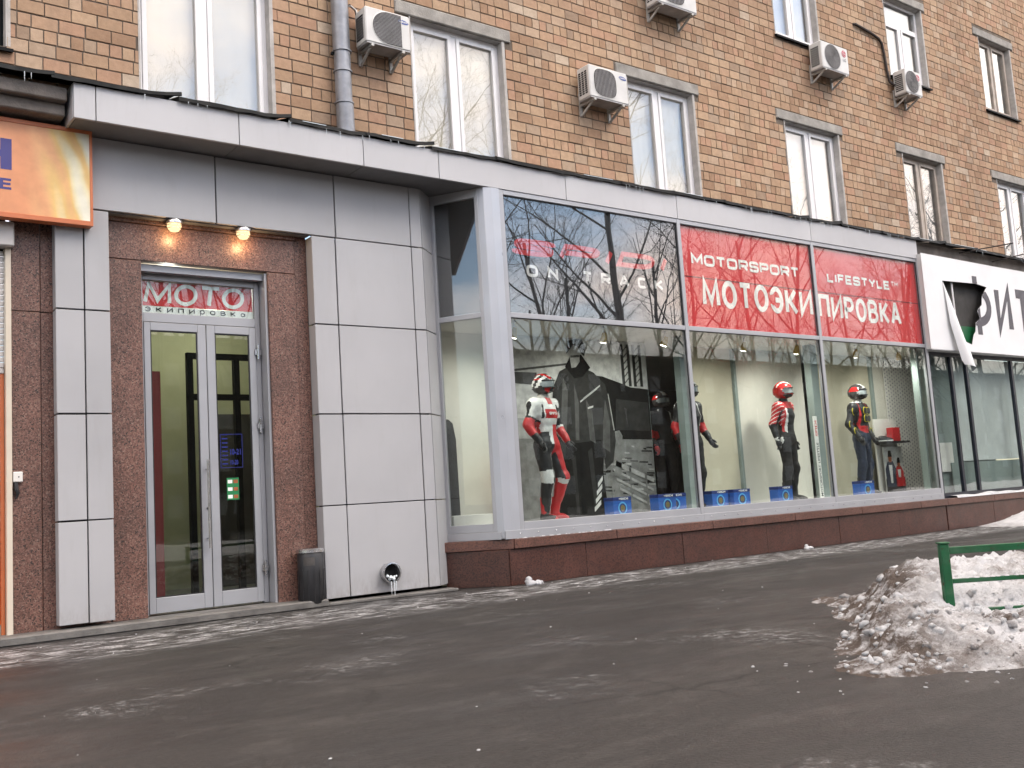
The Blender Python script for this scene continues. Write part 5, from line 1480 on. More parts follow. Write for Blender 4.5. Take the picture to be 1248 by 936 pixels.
# ================================================================== snow heaps
def fbm(x, y, o=5, s=1.0):
    return mnoise.fractal(Vector((x * s, y * s, 3.7)), 0.9, 2.1, o)
def snow_heap(name, loc, hfun, u0, u1, v0, v1, nu, nv, uax, vax, mat, rimfun, lumps, seed, label, cat):
    r = thing(name, loc, label, cat)
    O = Vector(loc); vs = []; rim = []
    H = {}
    for i in range(nu + 1):
        for j in range(nv + 1):
            u, v = u0 + (u1 - u0) * i / nu, v0 + (v1 - v0) * j / nv
            h = hfun(u, v); p = O + uax * u + vax * v
            vs.append((p.x, p.y, h)); rim.append(rimfun(u, v, h))
    fs = []
    for i in range(nu):
        for j in range(nv):
            q = (i * (nv + 1) + j, (i + 1) * (nv + 1) + j, (i + 1) * (nv + 1) + j + 1, i * (nv + 1) + j + 1)
            if max(vs[a][2] for a in q) > -0.004: fs.append(q)
    mbx = MB().add(vs, fs)
    rr = random.Random(seed)
    for _ in range(lumps):
        u, v = rr.uniform(u0, u1), rr.uniform(v0, v1); h = hfun(u, v)
        if h < -0.015 or h > 0.30: continue
        if h < 0.0 and (rr.random() < 0.85 or v > -0.4): continue
        s_ = rr.choice((0.006, 0.008, 0.010, 0.014, 0.020, 0.032)) * rr.uniform(0.7, 1.2)
        if h < 0.012: s_ = min(s_, 0.010)
        c = O + uax * u + vax * v; c.z = max(h, 0) - s_ * 0.10
        b0 = len(mbx.v)
        bm = bmesh.new(); bmesh.ops.create_icosphere(bm, subdivisions=1, radius=s_)
        sq = [rr.uniform(0.6, 1.3) for _ in range(3)]
        for vt in bm.verts:
            vt.co *= 1 + rr.uniform(-0.4, 0.4); vt.co = Vector((vt.co.x * sq[0], vt.co.y * sq[1], vt.co.z * sq[2] * 0.8))
        bm.verts.index_update()
        mbx.add([(vt.co + c)[:] for vt in bm.verts], [tuple(x.index for x in f.verts) for f in bm.faces])
        rim += [rr.choice((0, 0, 0, 0, 0.5))] * (len(mbx.v) - b0)
        bm.free()
    o = mbx.build('snow', mat, r, smooth=False)
    o.data.polygons.foreach_set('use_smooth', [True] * len(o.data.polygons))
    at = o.data.attributes.new('rim', 'FLOAT', 'POINT'); at.data.foreach_set('value', rim)
    return r
def sst(a, b, x):
    t = max(0.0, min(1.0, (x - a) / (b - a))); return t * t * (3 - 2 * t)
def heap_h(u, v):
    # left rim runs obliquely; front apron is low, the bank rises behind it
    ul = -0.84 + 0.14 * fbm(u, v, 3, 1.4) + 0.62 * sst(-0.45, 1.0, v) - 0.05 * sst(-0.4, -1.0, v)
    e = sst(ul, ul + 0.42, u)
    front = sst(-1.02 + 0.08 * fbm(u * 1.5, 4.1, 3, 2.0), -0.55, v)
    apron = 0.055 * sst(-1.20 + 0.06 * fbm(u, 1.0, 3, 3), -1.02, v) * sst(ul - 0.12, ul + 0.15, u)
    back = 1 - sst(0.95, 1.7, v - 0.15 * u)
    body = 0.15 * front + 0.17 * sst(-0.2, 0.8, v) * sst(-0.4, 0.7, u + 0.2 * v)
    ridge = 0.11 * math.exp(-((u - (-0.12 - 0.10 * v)) / 0.30) ** 2) * sst(-0.3, 0.3, v) * (1 - sst(1.6, 2.4, v))
    dip = -0.07 * math.exp(-((u - 0.55) / 0.75) ** 2 - ((v + 0.15) / 0.30) ** 2)
    h = (body + ridge + dip) * e * back + apron * (1 - 0.5 * front)
    n = 0.050 * fbm(u, v, 5, 3.2) + 0.050 * abs(fbm(u + 9, v, 5, 7.0)) + 0.020 * abs(fbm(u, v + 5, 4, 17.0)) - 0.012
    return h + n * min(1.0, h / 0.06) * 1.15 - 0.012
def heap_rim(u, v, h):
    ul = -0.84 + 0.62 * sst(-0.45, 1.0, v)
    r1 = 1 - sst(ul + 0.25, ul + 0.75, u)
    r2 = math.exp(-((v + 0.42 - 0.12 * u) / 0.16) ** 2) * 0.9 * sst(-0.4, 0.1, u)
    r3 = 1 - sst(-1.15, -0.85, v)
    return max(0, min(1, max(r1, r2 * 1.1, r3 * 0.6)))
snow_heap('snow_heap', (5.60, -5.775, 0.0), heap_h, -1.35, 2.6, -1.45, 2.2, 200, 185, U, V_, 'snow_dirty', heap_rim, 3200, 4,
          'dirty ploughed snow heap around the green railing', 'snow heap')
def heap2(u, v):
    e = sst(-0.1, 1.3, u) * (1 - sst(3.6, 4.6, u)); w = math.exp(-((v) / 0.55) ** 2)
    return 0.30 * e * w + 0.05 * fbm(u, v, 5, 2.4) * e * w + 0.02 * fbm(u, v, 4, 9) * e * w - 0.012
snow_heap('snow_heap', (16.3, -0.72, 0.0), heap2, -0.4, 5.0, -1.2, 1.0, 110, 50, Vector((1, 0, 0)), Vector((0, 1, 0)), 'snow_clean', lambda u, v, h: 0.4 * (1 - sst(0.0, 0.08, h)), 120, 5,
          'clean white snow heap against the far plinth', 'snow heap')
def lump(x, y, s_, lab, seed):
    r = thing('snow_lump', (x, y, 0), lab, 'snow')
    bm = bmesh.new(); rr = random.Random(seed)
    m2 = MB()
    for (dx, dy, sc, dz) in ((0, 0, 1, .6), (1.1, .1, .7, .4), (1.9, -.15, .6, .35), (2.9, 0.05, .75, .3), (3.7, 0.1, .6, .25), (-.1, 0, .7, 1.5)):
        bm = bmesh.new(); bmesh.ops.create_icosphere(bm, subdivisions=3, radius=s_ * sc)
        for vt in bm.verts:
            vt.co *= 1 + 0.35 * mnoise.noise(vt.co * 28 + Vector((seed, dx, 0)))
        bm.verts.index_update(); c = Vector((x + dx * s_, y + dy * s_, dz * s_))
        m2.add([(vt.co + c)[:] for vt in bm.verts], [tuple(q.index for q in f.verts) for f in bm.faces]); bm.free()
    m2.build('snow', 'snow_clean', r, smooth=True)
lump(6.83, -0.16, 0.045, 'small lumps of snow on the pavement at the plinth corner', 3)
lump(11.75, -0.14, 0.034, 'small lump of snow on the pavement midway along the plinth', 8)
# crumbs of ice and grit lying on the asphalt
cr = MB(); rr = random.Random(77)
for i in range(170):
    x, y = rr.uniform(0.5, 13), rr.uniform(-6.5, 0.1)
    if rr.random() < 0.5: y = rr.gauss(-0.5, 0.5)
    if y > 0.1: continue
    s_ = rr.choice((0.003, 0.004, 0.005, 0.006, 0.009)); mi = 0 if rr.random() < 0.7 else 1
    c = Vector((x, y, s_ * 0.2)); bm = bmesh.new(); bmesh.ops.create_icosphere(bm, subdivisions=1, radius=s_)
    for vt in bm.verts: vt.co *= 1 + rr.uniform(-0.3, 0.3); vt.co.z *= 0.5
    bm.verts.index_update(); cr.use(mi).add([(vt.co + c)[:] for vt in bm.verts], [tuple(q.index for q in f.verts) for f in bm.faces]); bm.free()
tag(cr.build('ground_crumbs', ['snow_clean', 'bark']), 'crumbs of ice and grit scattered over the asphalt', kind='stuff')

# ================================================================== mannequins
def ico(E, c, rx, ry, rz, sub=2):
    E.append((c[0], c[1], c[2], rx, ry, rz))
def limb(E, a, b, ra, rb, n=7, fl=1.0):
    a, b = Vector(a), Vector(b)
    for i in range(n):
        t = i / (n - 1); p = a.lerp(b, t); r = ra + (rb - ra) * t
        ico(E, p, r, r * fl, r)
def skin(E, h=0.0125, k=0.016):
    """one continuous surface round the ellipsoids: blended distance field, meshed with surface nets"""
    E = np.array(E)
    lo = (E[:, :3] - E[:, 3:]).min(0) - 3 * h; hi = (E[:, :3] + E[:, 3:]).max(0) + 3 * h
    n = np.ceil((hi - lo) / h).astype(int) + 1
    acc = np.zeros(n)
    ax = [lo[i] + h * np.arange(n[i]) for i in range(3)]
    m = 0.06
    for cx, cy, cz, rx, ry, rz in E:
        sl = []
        for i, (c, r) in enumerate(((cx, rx), (cy, ry), (cz, rz))):
            a0 = max(0, int((c - r - m - lo[i]) / h)); a1 = min(n[i], int((c + r + m - lo[i]) / h) + 2); sl.append(slice(a0, a1))
        X = (ax[0][sl[0]] - cx)[:, None, None]; Y = (ax[1][sl[1]] - cy)[None, :, None]; Z = (ax[2][sl[2]] - cz)[None, None, :]
        q = np.sqrt((X / rx) ** 2 + (Y / ry) ** 2 + (Z / rz) ** 2)
        d = (q - 1.0) * min(rx, ry, rz)
        acc[tuple(sl)] += np.exp(-np.clip(d, -0.06, 0.06) / k) - math.exp(-0.06 / k)
    F = 1.0 - acc
    ins = F < 0
    corners = [(i, j, l) for i in (0, 1) for j in (0, 1) for l in (0, 1)]
    cell = lambda A, c: A[c[0]:n[0] - 1 + c[0], c[1]:n[1] - 1 + c[1], c[2]:n[2] - 1 + c[2]]
    cnt = sum(cell(ins, c).astype(int) for c in corners)
    act = (cnt > 0) & (cnt < 8)
    P = np.zeros(act.shape + (3,)); W = np.zeros(act.shape)
    L = np.log(np.maximum(acc, 1e-6))
    for a_ in range(8):
        for b_ in range(a_ + 1, 8):
            c0, c1 = np.array(corners[a_]), np.array(corners[b_])
            if abs(c1 - c0).sum() != 1: continue
            f0, f1 = cell(L, c0), cell(L, c1); cr = (f0 > 0) != (f1 > 0)
            t = np.where(cr, f0 / np.where(cr, f0 - f1, 1), 0)
            W += cr
            for i in range(3): P[..., i] += np.where(cr, c0[i] + t * (c1[i] - c0[i]), 0)
    idx = -np.ones(act.shape, int); idx[act] = np.arange(act.sum())
    g = np.argwhere(act)
    V = lo + h * (g + P[act] / np.maximum(W[act], 1)[:, None])
    Q = []
    for i in range(3):
        o = [0, 0, 0]; o[i] = 1
        s0 = ins[:n[0] - o[0], :n[1] - o[1], :n[2] - o[2]]; s1 = ins[o[0]:, o[1]:, o[2]:]
        for flip, msk in ((False, s0 & ~s1), (True, ~s0 & s1)):
            pts = np.argwhere(msk); j, l = (i + 1) % 3, (i + 2) % 3
            pts = pts[(pts[:, j] > 0) & (pts[:, l] > 0)]
            def at(dj, dl):
                q = pts.copy(); q[:, j] -= dj; q[:, l] -= dl; return idx[q[:, 0], q[:, 1], q[:, 2]]
            f = np.stack([at(1, 1), at(0, 1), at(0, 0), at(1, 0)], 1)
            Q.append(f[:, ::-1] if flip else f)
    Q = np.concatenate(Q)
    # two rounds of smoothing
    for _ in range(2):
        S = np.zeros_like(V); C = np.zeros(len(V))
        for e in range(4):
            i0, i1 = Q[:, e], Q[:, (e + 1) % 4]
            np.add.at(S, i0, V[i1]); np.add.at(C, i0, 1); np.add.at(S, i1, V[i0]); np.add.at(C, i1, 1)
        V = V * 0.5 + 0.5 * S / C[:, None]
    return V, Q
def seg_t(p, a, b):
    d = b - a; t = max(0.0, min(1.0, (p - a).dot(d) / d.dot(d))); return t, (p - a - d * t).length

def mannequin(x, y, rz, label, colour, helmet, pose, gl_mat='suit_black', boot='suit_black', extra=None, scale=1.0, bulk=1.0):
    """display figure facing the street (-Y locally); its right side is -X"""
    r = thing('display_mannequin', (x, y, 0.657), label, 'mannequin', 'dressed mannequins in the shop window')
    r.rotation_euler = (0, 0, rz); r.scale = (scale,) * 3
    J = dict(hipR=(-.092, 0, .93), hipL=(.092, 0, .93), kneeR=(-.11, -.03, .50), kneeL=(.12, -.03, .50), ankR=(-.12, .03, .09), ankL=(.13, .03, .09),
             shR=(-.185, .01, 1.43), shL=(.185, .01, 1.43), elR=(-.27, .05, 1.15), elL=(.27, .05, 1.15), wrR=(-.27, -.05, .93), wrL=(.27, -.05, .93))
    J.update(pose); J = {k_: Vector(v_) for k_, v_ in J.items()}
    bm = []
    for (cz, rx, ry, cy) in ((.90, .150, .115, .0), (.97, .155, .115, 0), (1.04, .140, .105, 0), (1.12, .140, .108, 0), (1.20, .155, .118, -.005), (1.28, .172, .125, -.01), (1.36, .175, .120, -.005), (1.42, .150, .095, .0)):
        ico(bm, (0, cy, cz), rx, ry, .075)
    limb(bm, (0, .01, 1.44), (0, 0, 1.55), .060, .056, 4)
    for s in 'RL':
        limb(bm, J['hip' + s], J['knee' + s], .088, .062, 9); limb(bm, J['knee' + s], J['ank' + s], .062, .046, 8)
        ico(bm, J['knee' + s] + Vector((0, -.012, 0)), .062, .062, .075)
        calf = J['knee' + s].lerp(J['ank' + s], .32) + Vector((0, .02, 0)); ico(bm, calf, .054, .058, .11)
        sx = -1 if s == 'R' else 1
        ft = J['ank' + s]; ico(bm, ft + Vector((0.01 * sx, -.02, -.045)), .045, .075, .045); ico(bm, ft + Vector((.015 * sx, -.11, -.055)), .046, .085, .036)
        ico(bm, J['sh' + s], .070, .068, .072); limb(bm, J['sh' + s], J['el' + s], .060, .048, 8); limb(bm, J['el' + s], J['wr' + s], .050, .035, 7)
        limb(bm, Vector((0, .01, 1.44)), J['sh' + s], .065, .066, 4)
    BV, BQ = skin([(a, b, c, d * bulk, e * bulk, f) for a, b, c, d, e, f in bm])
    me2 = bpy.data.meshes.new('body'); me2.from_pydata(BV.tolist(), [], BQ.tolist()); me2.update()
    pal = ['suit_white', 'suit_red', 'suit_black', 'trouser_black', 'denim', 'skin_grey', 'armour_yellow']
    for p_ in pal: me2.materials.append(MATS[p_])
    bones = {'armR': ('shR', 'elR'), 'armL': ('shL', 'elL'), 'foreR': ('elR', 'wrR'), 'foreL': ('elL', 'wrL'), 'thighR': ('hipR', 'kneeR'), 'thighL': ('hipL', 'kneeL'), 'shinR': ('kneeR', 'ankR'), 'shinL': ('kneeL', 'ankL')}
    for f in me2.polygons:
        c = f.center; best = ('torso', 0, 1)
        bd = 0.13 if abs(c.x) < .15 and c.z > .93 else 9
        for k_, (a, b) in bones.items():
            t, d_ = seg_t(c, J[a], J[b])
            if abs(c.x) < .145 and c.z > 1.0 and k_[:4] in ('armR', 'armL') and d_ > .066: continue
            if d_ < bd: bd = d_; best = (k_, t, d_)
        if c.z > 1.50: best = ('neck', 0, 0)
        # wrinkle the cloth a little
        side = c.x
        f.material_index = pal.index(colour(best[0], best[1], c, f.normal))
    nrm_ = np.zeros(len(me2.vertices) * 3); me2.vertex_normals.foreach_get('vector', nrm_); nrm_ = nrm_.reshape(-1, 3)
    wr = np.array([mnoise.fractal(Vector(p_) * 9, 1.0, 2.0, 3) * 0.010 if p_[2] < 1.5 else 0.0 for p_ in BV])
    me2.vertices.foreach_set('co', (BV + nrm_ * wr[:, None]).ravel()); me2.update()
    me2.polygons.foreach_set('use_smooth', [True] * len(me2.polygons))
    b = bpy.data.objects.new('body', me2); COL.objects.link(b); b.parent = r
    O = ORG[r.name]
    def loc(mbx, name, mats, par=None, smooth=True):
        mbx.v = [(a + O.x, b_ + O.y, c_ + O.z) for a, b_, c_ in mbx.v]
        return mbx.build(name, mats, par or r, smooth=smooth)
    # gloves: palm, four fingers and a thumb closed a little
    for s in 'RL':
        sx = -1 if s == 'R' else 1
        w = J['wr' + s]; dv = (w - J['el' + s]).normalized(); lat = Vector((0, -1, 0)); lat = (lat - dv * lat.dot(dv)).normalized(); inw = dv.cross(lat) * (1 if s == 'R' else -1)
        g = MB()
        g.tube([w - dv * .045, w - dv * .01, w + dv * .01], [.042, .043, .036], 12)
        g.tube([w, w + dv * .03, w + dv * .07, w + dv * .095], [.032, .040, .040, .030], 12)
        for q in range(4):
            b0 = w + dv * .080 + lat * (.027 - .018 * q); ln = (.070, .078, .073, .058)[q]
            g.tube([b0, b0 + dv * ln * .5 + inw * .006, b0 + dv * ln * .8 + inw * .022, b0 + dv * ln * .92 + inw * .042], [.0115, .0110, .0100, .0075], 8)
        t0 = w + dv * .030 + lat * .034
        g.tube([t0 - lat * .012, t0 + lat * .012 + dv * .02, t0 + lat * .014 + dv * .045 + inw * .016, t0 + lat * .008 + dv * .062 + inw * .026], [.015, .014, .012, .009], 8)
        loc(g, 'glove', gl_mat)
        bt = MB(); a = J['ank' + s]
        bt.tube([a + Vector((0, -.012, .20)), a + Vector((0, -.008, .10)), a + Vector((0, -.01, 0)), a + Vector((0, -.02, -.06)), a + Vector((0, -.02, -.085))], [.062, .058, .056, .058, .052], 14)
        bt.tube([a + Vector((0, .02, -.05)), a + Vector((.005 * sx, -.06, -.045)), a + Vector((.015 * sx, -.13, -.055)), a + Vector((.018 * sx, -.20, -.065))], [.040, .050, .045, .022], 12)
        loc(bt, 'boot', boot)
    # helmet: shell with chin bar, visor opening, vents
    hb = bmesh.new(); bmesh.ops.create_uvsphere(hb, u_segments=36, v_segments=24, radius=1.0)
    hv = []; hf = []; hm = []
    hc = Vector((0, -.005, 1.665))
    for v in hb.verts:
        n = v.co.normalized()
        rx, ry, rz_ = .128, .158, .150
        p = Vector((n.x * rx, n.y * ry, n.z * rz_))
        if n.z < -0.2 and n.y < 0: p.y -= .030 * min(1, (-n.z - .2) * 2) * (-n.y); 
        if n.z < -0.55: p.z = -.55 * rz_ - (p.z * -1 - .55 * rz_) * .55 if p.z < -.55 * rz_ else p.z
        if n.z < -0.3 and n.y > 0.3: p.y -= .015
        hv.append(p + hc)
    vis_f, sh_f = [], []
    hb.faces.ensure_lookup_table()
    for f in hb.faces:
        c = f.calc_center_median().normalized()
        isv = c.y < -0.42 and -0.28 < c.z < 0.30
        (vis_f if isv else sh_f).append(tuple(v.index for v in f.verts))
    sc_ = [(hv[i]) for i in range(len(hv))]
    shm = MB()
    for f in sh_f:
        c = sum((hv[i] for i in f), Vector()) / len(f) - hc
        shm.use(helmet(c)).add([hv[i][:] for i in f], [tuple(range(len(f)))])
    so = loc(shm, 'helmet', ['helmet_red', 'helmet_dark', 'helmet_white', 'suit_black'])
    bmx = bmesh.new(); bmx.from_mesh(so.data); bmesh.ops.remove_doubles(bmx, verts=bmx.verts, dist=1e-5); bmx.to_mesh(so.data); bmx.free()
    so.data.polygons.foreach_set('use_smooth', [True] * len(so.data.polygons))
    vm = MB()
    for f in vis_f:
        vm.add([(hc + (hv[i] - hc) * 0.985)[:] for i in f], [tuple(range(len(f)))])
    vo = loc(vm, 'visor', 'visor', so)
    bmx = bmesh.new(); bmx.from_mesh(vo.data); bmesh.ops.remove_doubles(bmx, verts=bmx.verts, dist=1e-5); bmx.to_mesh(vo.data); bmx.free()
    vo.data.polygons.foreach_set('use_smooth', [True] * len(vo.data.polygons))
    rimm = MB()
    rimm.tube([hc + Vector((.129 * math.sin(a) * 1.0, -.160 * math.cos(a), .30 * .150)) for a in [R(-62) + R(124) * i / 16 for i in range(17)]], .006, 6)
    rimm.tube([hc + Vector((.126 * math.sin(a), -.168 * math.cos(a), -.29 * .150)) for a in [R(-62) + R(124) * i / 16 for i in range(17)]], .007, 6)
    loc(rimm, 'visor_rim', 'suit_black', so)
    hb.free()
    if extra: extra(r, loc, J)
    return r

def col_race(bone, t, c, n):
    if bone == 'neck': return 'skin_grey'
    if bone == 'torso':
        if c.z > 1.42: return 'suit_white' if abs(c.x) > .05 else 'suit_red'
        if c.z > 1.24: return 'suit_red' if (abs(c.x) < .11 and c.y < 0 and c.z < 1.36) else ('suit_black' if abs(c.x) > .125 else 'suit_white')
        if c.y > 0.03: return 'suit_black'
        if c.x < -.055: return 'suit_white' if c.z > 1.08 else 'suit_black'
        if c.x < .0: return 'suit_white'
        if c.x < .10: return 'suit_white' if c.z > 1.17 else 'suit_red'
        return 'suit_black'
    if bone == 'armR': return 'suit_white' if (t < .62 and n.x > -0.9) else ('suit_red' if t > .7 else 'suit_black')
    if bone == 'armL': return 'suit_black' if n.x > .2 or t > .6 else 'suit_white'
    if bone == 'foreR': return 'suit_red' if t < .55 else 'suit_black'
    if bone == 'foreL': return 'suit_red' if n.y < .2 and t > .2 else 'suit_white'
    if bone == 'thighR': return 'suit_white' if n.x > .45 and t > .15 else ('suit_black' if t < .75 else 'suit_white')
    if bone == 'thighL': return 'suit_red' if n.x > -.55 else 'suit_black'
    if bone == 'shinR': return 'suit_white' if .0 < t < .08 else ('suit_black' if n.x < .35 else 'suit_white')
    if bone == 'shinL': return 'suit_white' if t < .14 and n.y < .1 else 'suit_red'
    return 'suit_black'
def hel_mix(c):
    if c.z > .05 and math.sin(c.x * 55 + c.z * 38) > .2: return 0
    if c.z < -.04: return 0 if c.y < -.1 and abs(c.x) > .03 else 1
    return 1 if math.sin(c.y * 60 + c.z * 45) > -.1 else 2
def hel_red(c):
    if c.z > .06 and math.sin(c.x * 60 + c.y * 48) > .75: return 2
    if c.z < -.06 and c.y < -.06: return 0 if c.x > 0 else 1
    return 0
def hel_dark(c):
    if c.z > .07 and c.y < 0.02 and abs(c.x) < .035: return 2
    if c.z > .02 and abs(c.x) > .10: return 0
    return 1
def chest_patch(r, loc, J):
    m3 = MB(); a0 = -.085
    vs, fs = text_polys('SPIDI', 0.04)
    w, h = vs[:, 0].max(), vs[:, 1].max()
    m3.add([(-.075 + a / w * .15, -.1415 - .004 * math.cos((a / w - .5) * 2), 1.285 + b / h * .035) for a, b, c in vs], fs)
    loc(m3, 'chest_lettering', 'letter_white', smooth=False)
    kp = MB()
    for s in 'RL':
        k_ = J['knee' + s]; kp.lathe(k_ + Vector((.02 if s == 'R' else .01, -.066, -.01)), [(.042, .01), (.040, -.006), (.028, -.012)], 14, 'y')
    loc(kp, 'knee_slider', 'suit_black')
mannequin(7.75, 0.52, R(12), 'mannequin in a white, red and black one-piece race suit and mixed helmet', col_race, hel_mix,
          dict(elR=(-.29, .03, 1.16), wrR=(-.24, -.10, .95), elL=(.27, .02, 1.16), wrL=(.27, -.12, .96), kneeL=(.16, -.10, .52), ankL=(.13, .05, .09), kneeR=(-.08, -.05, .50), ankR=(-.06, .04, .09)),
          gl_mat='suit_black', boot='suit_red', extra=chest_patch, bulk=1.05)
def col_jacket(bone, t, c, n):
    if bone == 'neck': return 'suit_black'
    if bone == 'torso':
        if c.z > 1.40: return 'suit_red'
        if c.z < 1.0: return 'trouser_black'
        if -.13 < c.x < -.10 and c.y < 0: return 'suit_white'
        if c.x < -.13: return 'suit_red'
        return 'suit_black'
    if bone[:3] == 'arm': return ('suit_white' if math.sin(c.z * 110 + c.y * 60) > .8 else 'suit_red') if (n.x * (-1 if bone[-1] == 'R' else 1) > .35) or t < .15 else 'suit_black'
    if bone[:4] == 'fore': return 'suit_black' if t < .85 else 'suit_white'
    return 'trouser_black'
mannequin(12.50, 0.60, R(12), 'mannequin in a red helmet, red and black jacket and black trousers', col_jacket, hel_red,
          dict(elR=(-.25, .08, 1.16), wrR=(-.26, .02, .92), elL=(.25, .06, 1.16), wrL=(.25, 0, .92)), gl_mat='suit_black')
def col_armour(bone, t, c, n):
    if bone == 'neck': return 'suit_white' if c.z < 1.53 else 'skin_grey'
    if bone == 'torso':
        if c.z < 1.0: return 'denim'
        if c.z < 1.12: return 'suit_red' if c.y < 0 else 'suit_black'
        return 'suit_black' if abs(c.x) < .12 else 'suit_red'
    if bone[:3] == 'arm' or bone[:4] == 'fore': return 'suit_black'
    return 'denim'
def armour(r, loc, J):
    def plate(cx, cz, w, h, y, nm, mat='suit_black', rim=True):
        o = [(cx + w * (abs(math.cos(a)) ** .6) * (1 if math.cos(a) > 0 else -1), cz + h * (abs(math.sin(a)) ** .6) * (1 if math.sin(a) > 0 else -1)) for a in [2 * math.pi * i / 20 for i in range(20)]]
        m3 = MB(); m3.add([(x, y + 0.25 * (x - cx) ** 2, z) for x, z in o] + [(cx + (x - cx) * .8, y - .016, cz + (z - cz) * .8) for x, z in o],
               [(i, (i + 1) % 20, 20 + (i + 1) % 20, 20 + i) for i in range(20)] + [tuple(range(20, 40))])
        loc(m3, nm, mat)
        if rim:
            m3 = MB(); m3.tube([(x, y - .002, z) for x, z in o + o[:1]], .007, 6); loc(m3, 'piping', 'armour_yellow')
    plate(.055, 1.36, .050, .055, -.132, 'chest_plate'); plate(-.055, 1.36, .050, .055, -.132, 'chest_plate')
    plate(.05, 1.235, .048, .055, -.132, 'chest_plate'); plate(-.05, 1.235, .048, .055, -.132, 'chest_plate')
    for s, sx in (('R', -1), ('L', 1)):
        a, e, w = J['sh' + s], J['el' + s], J['wr' + s]
        for c, rr_ in ((a.lerp(e, .25), .070), (e, .058), (e.lerp(w, .5), .050)):
            bm = bmesh.new(); bmesh.ops.create_icosphere(bm, subdivisions=2, radius=1)
            m3 = MB(); bm.verts.index_update()
            m3.add([(c.x + sx * .012 + v.co.x * rr_, c.y - .004 + v.co.y * rr_, c.z + v.co.z * rr_ * 1.25) for v in bm.verts], [tuple(v.index for v in f.verts) for f in bm.faces]); bm.free()
            loc(m3, 'arm_guard', 'suit_black')
            ring = MB(); ring.tube([(c.x + sx * .012 + rr_ * .80 * math.cos(q), c.y - .004 - rr_ * .64, c.z + rr_ * 1.0 * math.sin(q)) for q in [2 * math.pi * i / 16 for i in range(17)]], .008, 6)
            loc(ring, 'piping', 'armour_yellow')
    bl = MB(); bl.box(-.26, .27, -.02, .02, 1.215, 1.275); loc(bl, 'strap', 'suit_black', smooth=False)
mannequin(14.42, 0.60, R(8), 'mannequin in blue jeans and black body armour with yellow piping', col_armour, hel_dark,
          dict(elR=(-.27, .06, 1.15), wrR=(-.24, -.08, .93), elL=(.27, .06, 1.15), wrL=(.25, -.08, .93)), extra=armour)
def col_black(bone, t, c, n):
    if bone == 'neck': return 'suit_black'
    if bone == 'torso':
        if c.z < .99: return 'trouser_black'
        return 'suit_white' if .09 < c.x < .115 and c.y < 0 and c.z > 1.15 else 'suit_black'
    if bone[:3] == 'arm': return 'suit_black' if t < .8 else 'suit_red'
    if bone[:4] == 'fore': return 'suit_red' if t < .45 else 'suit_black'
    return 'trouser_black'
mannequin(10.52, 0.70, R(5), 'mannequin in black with red cuffs, half hidden by the first window mullion', col_black, hel_dark,
          dict(elL=(.26, .02, 1.16), wrL=(.29, -.10, .96)))
mannequin(11.25, 1.95, R(-15), 'mannequin in dark clothes in the shadowy gap behind the grey column', col_black, hel_dark,
          dict(elR=(-.25, .0, 1.16), wrR=(-.22, -.12, .96)), gl_mat='suit_red')

# ================================================================== bare trees across the street (they stand behind the camera and show in the glass)
def make_tree(seed, height):
    rr = random.Random(seed); tr_, tw = MB(), MB()
    def branch(p, dv, ln, r, lvl):
        n = 5 if lvl < 2 else (4 if lvl == 2 else 3)
        pts = [p]; rads = [r]; d_ = dv.copy(); q = p.copy()
        for i in range(n):
            d_ = (d_ + Vector((rr.gauss(0, .13), rr.gauss(0, .13), rr.gauss(.05, .08))) * (0.5 if lvl == 0 else 1)).normalized()
            q = q + d_ * (ln / n); pts.append(q.copy()); rads.append(r * (1 - .72 * (i + 1) / n) if lvl else r * (1 - .55 * (i + 1) / n))
        (tr_ if lvl < 1 else tw).tube(pts, rads, (8, 5, 4, 3, 3)[lvl], cap=False)
        if lvl == 4: return
        cnt = (9, 7, 5, 4)[lvl]
        for i in range(cnt):
            t = (0.30 + .70 * (i + rr.random()) / cnt) if lvl else (.40 + .60 * (i + rr.random() * .6) / cnt)
            k_ = min(n - 1, int(t * n)); f_ = t * n - k_
            b = pts[k_].lerp(pts[k_ + 1], min(1, f_)); rb = rads[k_] + (rads[k_ + 1] - rads[k_]) * min(1, f_)
            ax = (pts[k_ + 1] - pts[k_]).normalized(); sd = ax.orthogonal(); sd.rotate(Matrix.Rotation(rr.uniform(0, 2 * math.pi), 3, ax))
            an = R(rr.uniform(22, 48) if lvl == 0 else rr.uniform(25, 58))
            nd = (ax * math.cos(an) + sd * math.sin(an)); nd.z += .18; nd.normalize()
            branch(b, nd, ln * (rr.uniform(.42, .62) if lvl == 0 else rr.uniform(.34, .52)) * (1.15 - .35 * t), max(.0045, rb * rr.uniform(.45, .62)), lvl + 1)
    branch(Vector((0, 0, -.05)), Vector((rr.gauss(0, .04), rr.gauss(0, .04), 1)).normalized(), height, height * .0120, 0)
    return tr_, tw
TM = []
ORG['__zero'] = Vector((0, 0, 0))
for s in range(5):
    a, b = make_tree(40 + s, 11.0 + s * .8)
    ta = a.build('trunk', 'bark', None, smooth=True); tb = b.build('crown', 'twig', None)
    TM.append((ta.data, tb.data)); bpy.data.objects.remove(ta); bpy.data.objects.remove(tb)
def tree(x, y, k, rz, sc, lab):
    r = thing('bare_tree', (x, y, 0), lab, 'tree', 'bare street trees reflected in the shop glass')
    r.rotation_euler = (0, 0, rz); r.scale = (sc,) * 3
    for nm, me in zip(('trunk', 'crown'), TM[k % 5]):
        o = bpy.data.objects.new(nm, me); COL.objects.link(o); o.parent = r
rt = random.Random(9)
k = 0
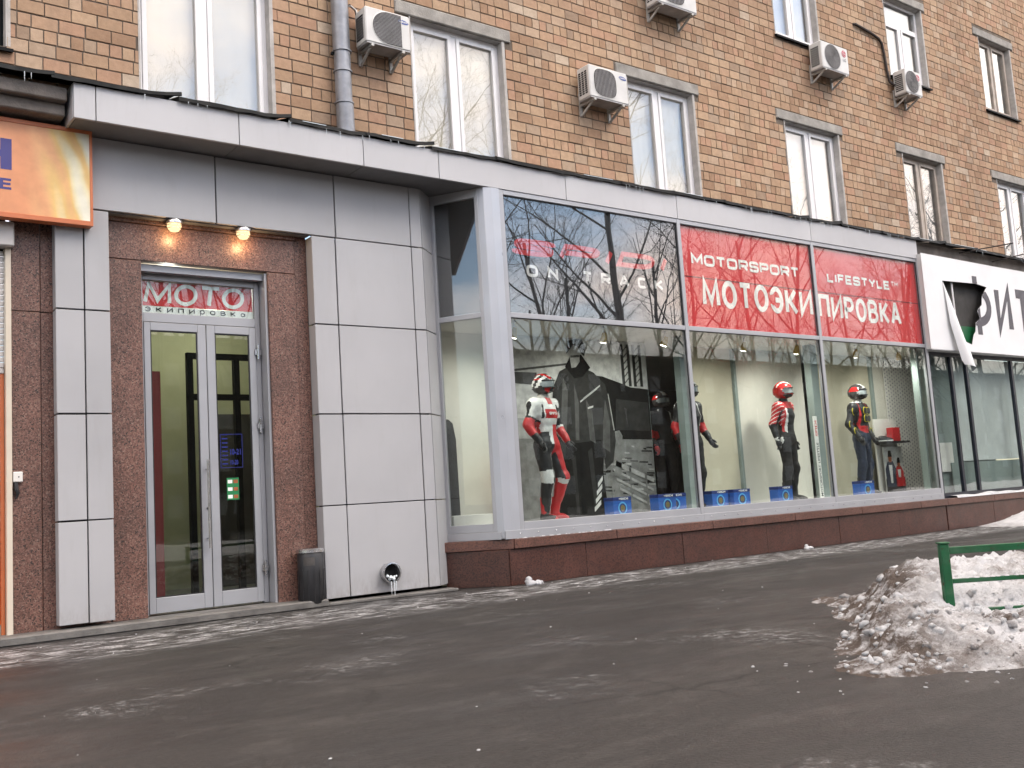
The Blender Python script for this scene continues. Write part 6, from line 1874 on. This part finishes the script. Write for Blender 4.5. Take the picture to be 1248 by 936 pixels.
for row, (yy, x0, x1, st) in enumerate(((-24.0, 8.0, 70.0, 6.4), (-31.0, 8.0, 92.0, 6.8), (-41.0, 10.0, 118.0, 7.5))):
    x = x0
    while x < x1:
        tree(x + rt.uniform(-1.2, 1.2), yy + rt.uniform(-1.6, 1.6), k, rt.uniform(0, 6.3), rt.uniform(.85, 1.35), 'bare leafless tree of the rows across the street, seen reflected in the shop glass')
        k += 1; x += st
for x, y in ((-24, -7), (-31, -10), (-40, -8), (-52, -13), (-47, -17), (-36, -15)):
    tree(x, y, k, rt.uniform(0, 6), rt.uniform(.7, 1.0), 'bare leafless tree left along the street, seen reflected in the corner glass'); k += 1
# long four-storey block closing the street behind the viewer (it shows only in the glass)
fb = thing('far_building', (40.0, -62.0, 0.0), 'long dark four-storey block across the street, seen dimly reflected in the glass', 'building')
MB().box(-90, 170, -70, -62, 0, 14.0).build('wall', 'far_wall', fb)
MB().box(-90.4, 170.4, -70.4, -61.6, 14.0, 14.4).build('roof', 'black_metal', fb)
wmb = MB().box(-0.7, 0.7, -0.06, 0.03, 0.0, 1.6)
wo = wmb.build('window', 'grey_room', None); wme = wo.data; bpy.data.objects.remove(wo)
for i in range(64):
    for zz in (1.2, 4.4, 7.6, 10.8):
        o = bpy.data.objects.new('window', wme); COL.objects.link(o); o.parent = fb; o.location = (-88 + i * 4.0 - 40.0, 0.0, zz)
# snow bank along the far kerb
nb = MB(); vs = []
n = 150
for i in range(n + 1):
    x = -20 + i * 0.9
    for (dy, dz) in ((0, 0), (.5, .26), (1.1, .34), (1.9, .22), (2.6, 0)):
        vs.append((x, -15.8 + dy - 1.2 + .25 * mnoise.noise(Vector((x * .5, dy, 0))), max(-.01, dz * (1 + .5 * mnoise.noise(Vector((x * .7, dy, 5))))) if dz else -.01))
nb.add(vs, [(5 * i + j, 5 * i + 5 + j, 5 * i + 6 + j, 5 * i + 1 + j) for i in range(n) for j in range(4)])
tag(nb.build('snow_bank', 'snow_clean', smooth=True), 'long snow bank along the far kerb behind the viewer', kind='stuff')
